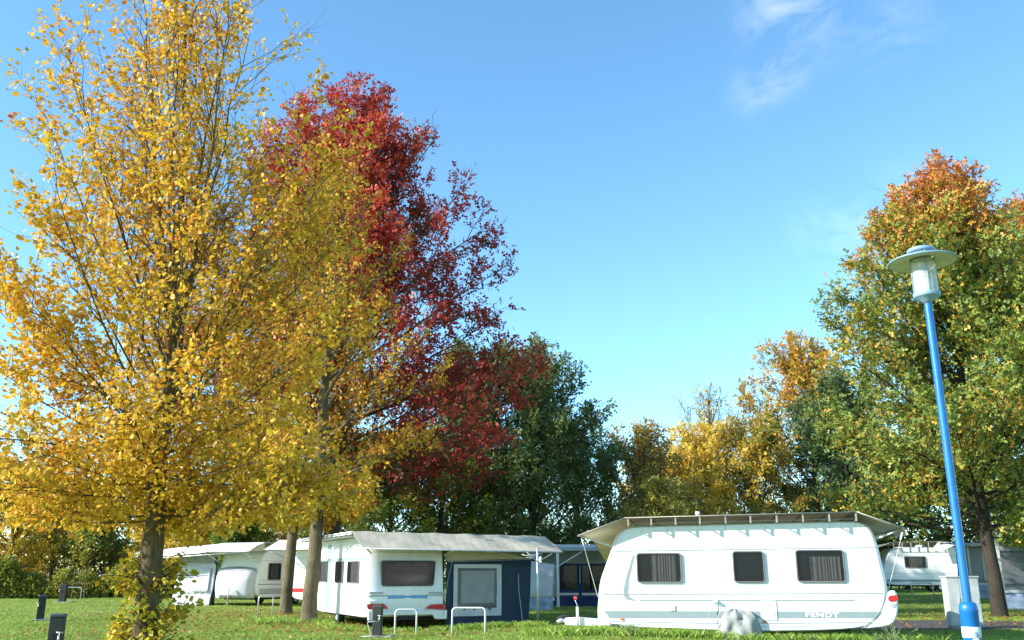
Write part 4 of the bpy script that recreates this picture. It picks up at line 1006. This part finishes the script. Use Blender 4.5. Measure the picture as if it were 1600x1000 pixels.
q = [PLR.p3(709, 868, -.1), PLR.p3(700, 905, -.14), PLR.p3(692, 966, -.35)]
MB().tube(q, .006, 5).build('guy_rope', M['trim'], t)

# ------------------------------------------------------------ generic far caravan
def far_caravan(px, Y, rot, L_, W_, H_, label, zb=.35, nose=.5, curve=.35, mat='white', stripes=(), wins=(), front_wins=(), red=False, base_dz=0):
    """origin at ground at the corner (x=0,y=0); long side along local x facing local -y"""
    p = G(px, Y, base_dz); c = empty('caravan', p, rot, label, 'caravan')
    pr = [(.25, zb), (.02, zb + .35), (0, .95), (.10, 1.5), (curve * .8, H_ - .45), (curve + .1, H_ - .12), (curve + .5, H_), (L_ - curve - .4, H_), (L_ - curve * .6, H_ - .15), (L_ - .14, 1.6), (L_, 1.0), (L_ - .06, zb + .25), (L_ - .35, zb)]
    shell(chaikin(densify(pr, 1.1), 2), W_, c, M[mat], bulge=.1)
    for (x0, x1, z0, z1) in wins: window(c, x0, x1, z0, z1, curtain=(.2, .85), r=.08, fw=.045)
    for (x0, x1, z0, z1, m_) in stripes: MB().box(x0, x1, -.006, .001, z0, z1).build('side_stripe', M[m_], c)
    for z in (H_ - .52, 1.12): MB().box(.22, L_ - .3, -.008, .001, z, z + .02).build('trim_rail', M['trim'], c)
    MB().box(.4, L_ - .5, .2, W_ - .2, zb - .08, zb + .02).build('chassis', M['rubber'], c)
    wheel(c, (L_ * .52, .12, .31), .31, .18); wheel(c, (L_ * .52, W_ - .12, .31), .31, .18)
    return c
# left pale caravan: long side in shade faces camera-right, front faces the sun
p = G(399, 43.5); rot = R(68)
lc = far_caravan(399, 43.5, rot, 6.2, 2.35, 2.55, 'pale caravan at far left with a bulging white cover over its nose', wins=((.75, 1.75, 1.15, 1.95),), stripes=((.2, 5.8, .52, .78, 'trim'), (.1, 5.8, .95, .98, 'darktrim')), mat='cream')
# nose cover and hitch (front faces local -x)
rows = []
for i in range(9):
    v = i / 8; row = []
    for j in range(17):
        u = j / 16; b_ = math.sin(PI * u) ** .35 * math.sin(PI * min(1, v * .86 + .14)) ** .5
        row.append((-.02 - .55 * b_ - .0, .1 + 2.15 * u, .35 + 1.42 * v - .1 * (2 * u - 1) ** 2 * v))
    rows.append(row)
MB().grid(rows).build('nose_cover', M['whitecloth'], lc, True, solid=.02)
MB().box(-1.25, -.1, 1.1, 1.26, .38, .5).build('drawbar', M['metal'], lc)
MB().tube([(-.75, 1.0, .0), (-.75, 1.0, .85)], .04, 8).build('jockey_post', M['metal'], lc, True)
text('FENDT', .1, M['trim'], lc, (-.005, 1.1, 2.02), (PI / 2, 0, -PI / 2), 'lettering', .004, 0, .4, .07).location = (.0, .55, 2.12)
# its canopy: white, with a long flap facing the camera-left
cn = empty('caravan_canopy', p, rot, 'bright white canopy over the far left caravan and its grey annex', 'canopy')
rows = []
Wc = 6.4
for (x, z) in ((-1.25, 2.42), (-.7, 2.68), (-.1, 2.86), (3, 2.9), (6.4, 2.86)):
    rows.append([(x, -.35 + Wc * j / 16 , z - (.30 * (j / 16) ** 2 if j > 6 else 0) - (.05 if j == 16 else 0)) for j in range(17)])
MB().grid(rows).build('tarpaulin', M['tarpw'], cn, solid=.01)
MB().grid([[(-1.25, -.35, 2.42), (-.1, -.35, 2.86)], [(-1.25, -.35, 2.42), (-.1, -.35, 2.5)]]).build('side_flap', M['tarp'], cn, solid=.01)
MB().tube([(-1.25, -.35, 2.41), (-1.25, Wc - .35, 2.1)], .022, 6).build('edge_tube', M['metal'], cn, True)
for i in range(12):
    x = -.1 + i * .54; MB().box(x - .02, x + .02, -.34, -.30, 2.5, 2.86).tube([(x, -.32, 2.5), (x, .1, 2.52)], .016, 5).build('strut', M['metal'], cn)
MB().tube([(-.1, -.32, 2.5), (6.2, -.32, 2.5)], .02, 6).build('rail', M['metal'], cn, True)
for y in (.1, 2.3): MB().tube([(-1.1, y, 2.42), (0.1, y, 1.95)], .025, 6).build('end_brace', M['whitepaint'], cn, True)
# its annex
an = empty('annex_tent', p, rot, 'white and grey annex tent with gathered skirt left of the far left caravan', 'tent')
def yz_wall(x, ya, yb, z0, z1, name, mat, par, amp=.02, leanx=0.0, n=24, fr=9):
    rows = [[(x - leanx * (1 - i / 6) + amp * math.sin(j * fr / 6 + i * .6), ya + (yb - ya) * j / n, z0 + (z1 - z0) * i / 6) for j in range(n + 1)] for i in range(7)]
    return MB().grid(rows).build(name, mat, par, True, solid=.012)
yz_wall(.0, 2.42, 4.7, .5, 1.95, 'front_wall', M['whitecloth'], an, leanx=.18)
yz_wall(-.2, 2.42, 4.7, .0, .5, 'skirt', M['whitecloth'], an, amp=.022, leanx=.15, n=90, fr=5)
yz_wall(.0, 2.42, 4.7, 1.95, 2.4, 'gable', M['greycloth'], an)
wf = yz_wall(-.13, 2.62, 3.55, .62, 1.72, 'window', M['whitecloth'], an, amp=.01, leanx=.12)
MB().grid([[(-.2, 4.7, 0), (2.6, 4.7, 0)], [(0, 4.7, 2.2), (2.6, 4.7, 2.2)]]).build('side_wall', M['greycloth'], an, solid=.012)
yz_wall(-.02, 2.36, 2.52, 0, 2.2, 'corner_pole', M['blue'], an, amp=.0)

# caravan between the two trunks (bright end wall, red stripe)
rc = far_caravan(452, 40.0, R(-10), 2.3, 6.0, 2.62, 'white caravan with red stripe showing between the two grey trunks', stripes=((.05, 2.2, .70, .86, 'redstripe'),), curve=.12)
p = G(452, 40.0); cc = empty('caravan_canopy', p, R(-10), 'short white canopy over the red striped caravan between the trunks', 'canopy')
MB().grid([[(-.9, -.9, 2.46), (3.6, -.9, 2.46)], [(-.6, -.1, 2.86), (3.6, -.1, 2.86)], [(-.6, 6, 2.86), (3.6, 6, 2.86)]]).build('tarpaulin', M['tarpw'], cc, solid=.01)
MB().tube([(-.8, -.85, 2.44), (.1, -.05, 1.95)], .025, 6).build('end_brace', M['metal'], cc, True)
MB().tube([(-.9, -.9, 2.45), (3.6, -.9, 2.45)], .02, 6).build('edge_tube', M['metal'], cc, True)

# ------------------------------------------------------------ centre back: annex with smoky windows under a canopy
p = G(826, 43.0); rot = R(6)
PB = Plane((p.x, p.y), (p.x + math.cos(rot), p.y + math.sin(rot)))
cb_ = empty('caravan_canopy', (p.x, p.y, 0), rot, 'shallow grey canopy on white posts over the back annex between the two big caravans', 'canopy')
xl = PB.loc(862, 853, -2.2)[0]; xr_ = PB.loc(980, 853, -2.2)[0]; ztp = PB.loc(910, 858, -2.2)[1]
MB().box(xl, xr_, -2.3, -2.2, ztp - .08, ztp + .08).build('front_rail', M['palegrey'], cb_, bevel=.02)
MB().grid([[(xl, -2.2, ztp + .09), (xr_, -2.2, ztp + .09)], [(xl, 2.8, ztp + .35), (xr_, 2.8, ztp + .35)]]).build('tarpaulin', M['tarpw'], cb_, solid=.01)
for px in (871.5, 953):
    x = PB.loc(px, 900, -2.2)[0]; MB().box(x - .06, x + .06, -2.24, -2.12, -.05, ztp - .08).build('post', M['whitepaint'], cb_, bevel=.01)
x = PB.loc(871.5, 900, -2.2)[0]
MB().tube([(x, -2.18, ztp - .75), (x + 1.1, -2.18, ztp - .1)], .03, 6).tube([(x, -2.18, ztp - .75), (x - .35, -2.18, ztp - .75)], .03, 6).build('post_brace', M['whitepaint'], cb_, True)
MB().grid([[(xl - 1.2, -2.9, ztp - .55), (xl - 1.2, 2, ztp - .5)], [(xl + .1, -2.2, ztp + .08), (xl + .1, 2, ztp + .2)]]).build('side_flap', M['tarpw'], cb_, solid=.01)
ab = empty('annex_tent', (p.x, p.y, 0), rot, 'shaded back annex with dark smoky windows and navy skirt between the two big caravans', 'tent')
xa = PB.loc(846, 900)[0]; xb_ = PB.loc(985, 900)[0]; zg = -.02
z_sk = PB.loc(900, 932)[1]; z_w1 = PB.loc(900, 880)[1]; z_w0 = PB.loc(900, 922)[1]; z_tp = PB.loc(900, 862)[1]
MB().box(xa, xb_, 0, .03, zg, z_sk).build('skirt', M['navy'], ab)
MB().box(xa, xb_, .0, .03, z_w1, z_tp + .1).build('gable', M['greycloth'], ab)
MB().box(xa, xb_, .035, .05, z_sk, z_w1).build('wall', M['smoke'], ab)
for px0, px1 in ((873, 904), (908, 948)):
    x0 = PB.loc(px0, 900)[0]; x1 = PB.loc(px1, 900)[0]
    fw_ = MB(); ringprism(fw_, rrect(x0, x1, z_w0 - .1, z_w1 - .02, .03), rrect(x0 + .07, x1 - .07, z_w0, z_w1 - .1, .03), .0, .03); w_ = fw_.build('window', M['navy'], ab)
    MB().box(x0 + .07, x1 - .07, .02, .028, z_w0, z_w1 - .1).build('pane', M['darkglass'], w_)
    MB().box(x0 + .02, x1 - .02, -.006, -.001, z_w0 - .22, z_w0 - .13).build('sill', M['whitecloth'], w_)
x0 = PB.loc(904.5, 900)[0]; x1 = PB.loc(908, 900)[0]; MB().box(x0, x1, -.01, .0, z_sk, z_w1).build('seam', M['navy'], ab)
x0 = PB.loc(906, 900)[0]; MB().tube([(x0, -.03, z_w0 + .3), (x0, -.03, z_w1 - .1)], .014, 6).build('pole', M['whitepaint'], ab, True)
x0 = PB.loc(848, 900)[0]; x1 = PB.loc(871, 900)[0]; MB().box(x0, x1, -.012, -.001, z_sk, z_w1 + .1).build('side_panel', M['greycloth'], ab)
x0, z1 = PB.loc(861, 934, -.02); x1, z0 = PB.loc(866.5, 938.5, -.02); MB().box(x0, x1, -.02, -.013, z0, z1).build('sticker', M['sticker'], ab)
# caravan behind that annex
far_caravan(880, 46.2, R(6), 5.8, 2.3, 2.55, 'caravan behind the back annex, barely seen through its dark windows', wins=((1, 2, 1.2, 1.9),), mat='cream')
# white tent panel at 827-860
wt_ = empty('annex_tent', G(824, 38.5), R(10), 'small pale tent with bluish gathered skirt behind the thin canopy post', 'tent')
Lw = 1.15
wall(-.7, Lw, lambda u: .5, lambda u: 2.08 - .25 * u, 0, 'front_wall', M['whitecloth'], wt_, lean=-.1, amp=.03)
wall(-.7, Lw - .1, lambda u: 0, lambda u: .5, -.03, 'skirt', M['paleblue'], wt_, lean=-.12, amp=.04, nx_=40)
MB().grid([[(Lw - .1, 0, 0), (Lw - .1, 2.5, 0)], [(Lw, 0, 1.83), (Lw, 2.5, 1.9)]]).build('side_wall', M['whitecloth'], wt_, solid=.012)
MB().grid([[(-.7, 0, 2.08), (Lw, 0, 1.83)], [(-.7, 2.5, 2.15), (Lw, 2.5, 1.9)]]).build('roof', M['greycloth'], wt_, solid=.012)

# ------------------------------------------------------------ right back
p = G(1384, 58.0); PC = Plane((p.x, p.y), (p.x + math.cos(R(-8)), p.y + math.sin(R(-8))))
rcv = far_caravan(1384, 58.0, R(-8), 6.5, 2.3, 2.7, 'smaller white caravan with one black window seen right of the large caravan', zb=.42, curve=.5,
                  wins=((1.3, 2.6, 1.45, 2.15),), stripes=((.15, 5.6, .62, .76, 'palegrey'),), base_dz=.0)
cn = empty('caravan_canopy', p, R(-8), 'low ribbed canopy over the smaller caravan right of the large one', 'canopy')
MB().grid([[(-.9, -.3, 2.45), (-.9, 4, 2.3)], [(.6, -.3, 2.98), (.6, 4, 2.9)], [(3.6, -.3, 3.05), (3.6, 4, 2.95)], [(6.2, -.3, 2.6), (6.2, 4, 2.5)]]).build('tarpaulin', M['tarp'], cn, solid=.01)
for i in range(7): MB().box(.7 + i * .52 - .02, .7 + i * .52 + .02, -.28, -.24, 2.64, 2.99).build('strut', M['metal'], cn)
MB().grid([[(2.7, -.7, 2.45), (3.4, -.7, 2.45)], [(3.4, -.25, 3.0), (4.6, -.25, 2.92)]]).build('corner_flap', M['tarpw'], cn, solid=.01)
MB().tube([(.7, -.26, 2.68), (3.9, -.26, 2.68)], .02, 6).build('rail', M['metal'], cn, True)
# annex right
p = G(1519, 46.0); at_ = empty('annex_tent', p, R(-4), 'grey annex tent with pale window and light blue skirt between lamp post and oak trunk', 'tent')
wall(0, 3.4, lambda u: .72, lambda u: 2.5 - .1 * u, 0, 'front_wall', M['greycloth'], at_)
wall(0, 3.4, lambda u: 0, lambda u: .62, -.02, 'skirt', M['paleblue'], at_, nx_=60, amp=.05)
MB().box(0, 3.4, -.06, .0, .62, .74).build('skirt_band', M['whitecloth'], at_)
fw_ = MB(); ringprism(fw_, rrect(.7, 1.65, .85, 2.2, .05), rrect(.82, 1.53, .98, 2.08, .03), -.03, -.05); w_ = fw_.build('window', M['whitecloth'], at_); MB().box(.8, 1.55, -.03, -.036, .95, 2.1).build('pane', M['meshwin'], w_)
MB().box(.0, .12, -.08, -.03, 0, 2.45).build('post', M['whitepaint'], at_)
MB().grid([[(-.3, -.5, 2.5), (3.4, -.5, 2.5)], [(-.3, 3, 2.75), (3.4, 3, 2.75)]]).build('roof', M['tarp'], at_, solid=.012)
# far right annex/canopy
p = G(1571, 38.0); ar = empty('annex_tent', p, R(-3), 'white canopy annex with dark mesh windows at the right edge behind the oak trunk', 'tent')
wall(.1, 5.0, lambda u: .75, lambda u: 2.7, .8, 'front_wall', M['greycloth'], ar)
wall(.1, 5.0, lambda u: 0, lambda u: .66, .78, 'skirt', M['paleblue'], ar, nx_=60, amp=.05)
MB().box(.1, 5.0, .72, .79, .66, .78).build('skirt_band', M['whitecloth'], ar)
for x in (.3, 1.7):
    fw_ = MB(); ringprism(fw_, rrect(x, x + 1.2, .95, 2.35, .05), rrect(x + .08, x + 1.12, 1.03, 2.27, .03), .75, .73); w_ = fw_.build('window', M['darktrim'], ar); MB().box(x + .06, x + 1.14, .75, .742, 1.0, 2.3).build('pane', M['meshwin'], w_)
MB().box(-.07, .07, -.07, .07, 0, 2.85).build('post', M['whitepaint'], ar, bevel=.01)
MB().grid([[(-.3, -.4, 2.75), (5, -.4, 2.8)], [(-.3, -.35, 2.95), (5, -.35, 3.0)], [(-.3, 3, 3.2), (5, 3, 3.2)]]).build('roof', M['tarpw'], ar, solid=.02)

# grey utility cabinet
p = G(1488, 25.2); PK = Plane((p.x, p.y), (p.x + 1, p.y - .12)); cbn = empty('utility_cabinet', p, PK.rot, 'pale grey two door utility cabinet standing on the grass behind the lamp post', 'cabinet')
zt_ = PK.loc(1476, 900)[1] - p.z; wd_ = PK.loc(1533, 940)[0] * 1.0
MB().box(0, wd_, 0, .42, .08, zt_ - .04).build('body', M['cabinet'], cbn, bevel=.01)
MB().box(-.02, wd_ + .02, -.03, .45, zt_ - .038, zt_).build('lid', M['cabinet'], cbn, bevel=.008)
MB().box(.03, wd_ - .03, .03, .4, -.08, .078).build('plinth', M['concrete'], cbn)
for (a, b_) in ((.02, wd_ * .38), (wd_ * .38 + .015, wd_ - .02)):
    dr = MB().box(a, b_, -.012, -.001, .12, zt_ - .07).build('door', M['cabinet'], cbn, bevel=.004)
    MB().box(b_ - .06, b_ - .035, -.03, -.0125, zt_ * .5, zt_ * .5 + .12).build('handle', M['metal'], dr)

# ------------------------------------------------------------ lamp post
X_ = (1506 - 800) / F * (7.0 * cp); lp = empty('lamp_post', (X_, 7.0, 0), 0, 'tall blue lamp post with round hat shaped top, nearest at right', 'lamp post')
MB().lathe([(.031, 1.16), (.031, 2.4), (.030, 3.56)], sides=28).build('pole', M['bluepaint'], lp, True)
MB().lathe([(.066, -.05), (.0635, .0), (.0635, 1.13), (.066, 1.135), (.066, 1.17), (.055, 1.195), (.036, 1.205)], sides=32).build('base_sleeve', M['bluepaint'], lp, True)
m, nt, N, L, b = newmat('torn_sticker')
f = noise(nt, 14, 6, .7, dist=1.2)
L.new(ramp(nt, f, [(.36, (.10, .30, .62)), (.43, (.55, .6, .66)), (.6, (.78, .79, .80))]), b.inputs['Base Color']); b.inputs['Roughness'].default_value = .6
MB().lathe([(.0642, .955), (.0652, .956), (.0652, 1.03), (.0642, 1.031)], sides=32).build('sticker_band', m, lp, True)
sw = MB(); rows = []
for i in range(3):
    rows.append([(.0650 * math.cos(a), .0650 * math.sin(a), .90 + .05 * abs(math.cos((a + PI / 2) * 1.6)) + (i - 1) * .008 * math.sin((j + .5) / 16 * PI)) for j, a in enumerate(np.linspace(-PI / 2 - .7, -PI / 2 + .9, 17))])
sw.grid(rows).build('sticker_remnant', M['sticker'], lp, True)
zL = 3.53
MB().lathe([(.001, zL), (.034, zL), (.045, zL + .02), (.098, zL + .05), (.104, zL + .055), (.104, zL + .085), (.098, zL + .088), (.001, zL + .088)], sides=40).build('lamp_holder', M['bluecap'], lp, True)
gl = MB().lathe([(.091, zL + .09), (.091, zL + .365)], sides=40).build('lamp_glass', M['clear'], lp, True)
lv = MB()
for k in range(5): z = zL + .215 + k * .022; lv.lathe([(.028, z), (.055, z - .006), (.055, z - .002), (.028, z + .004)], sides=28)
lv.lathe([(.001, zL + .09), (.05, zL + .09), (.055, zL + .2), (.03, zL + .22), (.028, zL + .33), (.001, zL + .33)], sides=28)
lv.build('louvre', M['louvre'], lp, True)
for k in range(4):
    a = R(45 + 90 * k - 10 + 45); MB().tube([(.096 * math.cos(a), .096 * math.sin(a), zL + .08), (.096 * math.cos(a), .096 * math.sin(a), zL + .45)], .0045, 6).build('bar', M['bluecap'], lp)
sh = MB().lathe([(.092, zL + .385), (.18, zL + .374), (.258, zL + .355), (.264, zL + .351), (.264, zL + .362), (.258, zL + .368), (.18, zL + .388), (.092, zL + .40)], sides=56).build('hat_shade', M['bluecap'], lp, True)
MB().lathe([(.094, zL + .3835), (.18, zL + .3725), (.256, zL + .3535)], sides=56).build('shade_underside', M['lampwhite'], sh, True)
MB().lathe([(.075, zL + .40), (.075, zL + .44)], sides=32).build('neck', M['lampwhite'], lp, True)
MB().lathe([(.001, zL + .438), (.104, zL + .438), (.110, zL + .446), (.110, zL + .462), (.104, zL + .47), (.05, zL + .478), (.001, zL + .48)], sides=40).build('cap', M['bluecap'], lp, True)

# ------------------------------------------------------------ hoops and service bollards
def hoop(px, Y, wd_, h, label, rz=0, r=.022, mat='whitepaint'):
    p = G(px, Y); c = empty('metal_hoop', p, rz, label, 'metal hoop', 'tubular metal hoops in the lawn')
    R_ = .09; pts = [(-wd_ / 2, 0, -.1), (-wd_ / 2, 0, h - R_)]
    for k in range(1, 6): a = PI - PI / 2 * k / 5; pts.append((-wd_ / 2 + R_ + R_ * math.cos(a), 0, h - R_ + R_ * math.sin(a)))
    for k in range(0, 6): a = PI / 2 - PI / 2 * k / 5; pts.append((wd_ / 2 - R_ + R_ * math.cos(a), 0, h - R_ + R_ * math.sin(a)))
    pts.append((wd_ / 2, 0, -.1))
    MB().tube(pts, r, 10).build('tube', M[mat], c, True)
    return c
hoop(633.5, 23.6, .53, .60, 'white metal hoop in front of the rear bumper of the middle caravan', R(8))
hoop(732, 22.8, .80, .62, 'wide white metal hoop in front of the blue annex tent', R(-4))
hoop(413.5, 31.5, .47, .69, 'metal hoop in the lawn left of the two grey trunks', R(15), mat='metal')
hoop(113, 53, .85, .72, 'distant metal hoop by the left hedge', R(5), mat='metal')
hoop(1443, 46, 1.05, .72, 'grey metal hoop in front of the smaller caravan at right', R(0), mat='metal', r=.028)

def bollard(px, Y, h, wd_, label, rz=0, slab=True, tap=1, hose=False):
    p = G(px, Y); c = empty('service_bollard', p, rz, label, 'service bollard', 'dark green service bollards on the lawn')
    MB().prism(rrect(-wd_ / 2, wd_ / 2, -.05, h - .06, .008), -wd_ * .42, wd_ * .42).build('body', M['bollard'], c, bevel=.035)
    MB().prism(rrect(-wd_ / 2 - .008, wd_ / 2 + .008, h - .058, h, .02), -wd_ * .45, wd_ * .45).build('cap', M['bollardtop'], c, bevel=.02)
    MB().box(-wd_ * .2, -wd_ * .08, -wd_ * .42 - .006, -wd_ * .42 + .002, h * .5, h * .68).build('keyhole_plate', M['rubber'], c)
    t_ = MB().tube([(tap * wd_ * .3, -wd_ * .42, h * .62), (tap * wd_ * .42, -wd_ * .42 - .1, h * .62), (tap * wd_ * .42, -wd_ * .42 - .12, h * .54)], .016, 8).build('tap', M['alu'], c, True)
    MB().tube([(tap * wd_ * .42 - .045, -wd_ * .42 - .08, h * .685), (tap * wd_ * .42 + .045, -wd_ * .42 - .08, h * .685)], .010, 6).tube([(tap * wd_ * .42, -wd_ * .42 - .08, h * .62), (tap * wd_ * .42, -wd_ * .42 - .08, h * .685)], .008, 6).build('tap_handle', M['alu'], t_, True)
    if slab:
        MB().box(-wd_ * 1.1, wd_ * 1.9, -wd_ * 1.1, wd_ * .9, -.05, .045).build('slab', M['concrete'], c, bevel=.015)
    if hose:
        pts = [(tap * wd_ * .42, -.22, h * .52)] + [(-.18 + .02 * k, -.26 - .01 * k, .35 - .05 * k) for k in range(7)] + [(-.3, -.34, .03), (-.1, -.42, .04), (.2, -.40, .05)]
        MB().tube(pts, .012, 6).build('hose', M['trim'], c, True)
    return c
bollard(589, 22.4, .72, .21, 'green service bollard with a hose beside the small white hoop', R(-6), hose=True)
bollard(80, 14.4, .84, .20, 'nearest dark service bollard at the bottom left with a brass tap', R(12), slab=False)
bollard(62, 29.5, .76, .22, 'service bollard with tap on its left side, middle one on the left lawn', R(25), tap=-1)
bollard(97, 50, .95, .32, 'farthest service bollard on a slab near the left hedge', R(5), tap=-1)

# dry weeds by the rear of the large caravan
def weed(px, Y, h, seed, label, n=26, mat=None):
    rng = np.random.default_rng(seed); p = G(px, Y); c = empty('dry_weed', p, 0, label, 'weed', 'dry weeds beside the large caravan')
    P = np.zeros((n, 5, 3)); d = rng.normal(0, .5, (n, 2)); hh = h * rng.uniform(.4, 1, n)
    for k in range(5):
        f = k / 4; P[:, k, 0] = d[:, 0] * hh * f ** 1.4; P[:, k, 1] = d[:, 1] * hh * f ** 1.4; P[:, k, 2] = hh * f
    V, Fc = tubes_np(P, np.tile(np.linspace(.005, .0025, 5), (n, 1)), 4); npmesh('stems', V, Fc, M['curtain'], c, True)
    ii = np.repeat(np.arange(n), 10); t = rng.uniform(.3, 1, len(ii)); pos = P[ii, 4] * t[:, None] ; pos[:, :2] = P[ii, 4][:, :2] * (t ** 1.4)[:, None]
    V, Fc = leaves_np(pos, nrm(rng.normal(0, 1, pos.shape)), .035, rng, 'diamond'); npmesh('leaves', V, Fc, gm, c)
weed(1398, 18.2, .42, 1, 'dry weed below the tail lamp of the large caravan'); weed(1376, 18.4, .3, 2, 'weed tuft under the rear bumper of the large caravan'); weed(985, 19.9, .28, 3, 'low pale weed under the front of the large caravan', 40)
weed(1270, 18.9, .22, 5, 'short dry stalks under the lettering of the large caravan', 24)
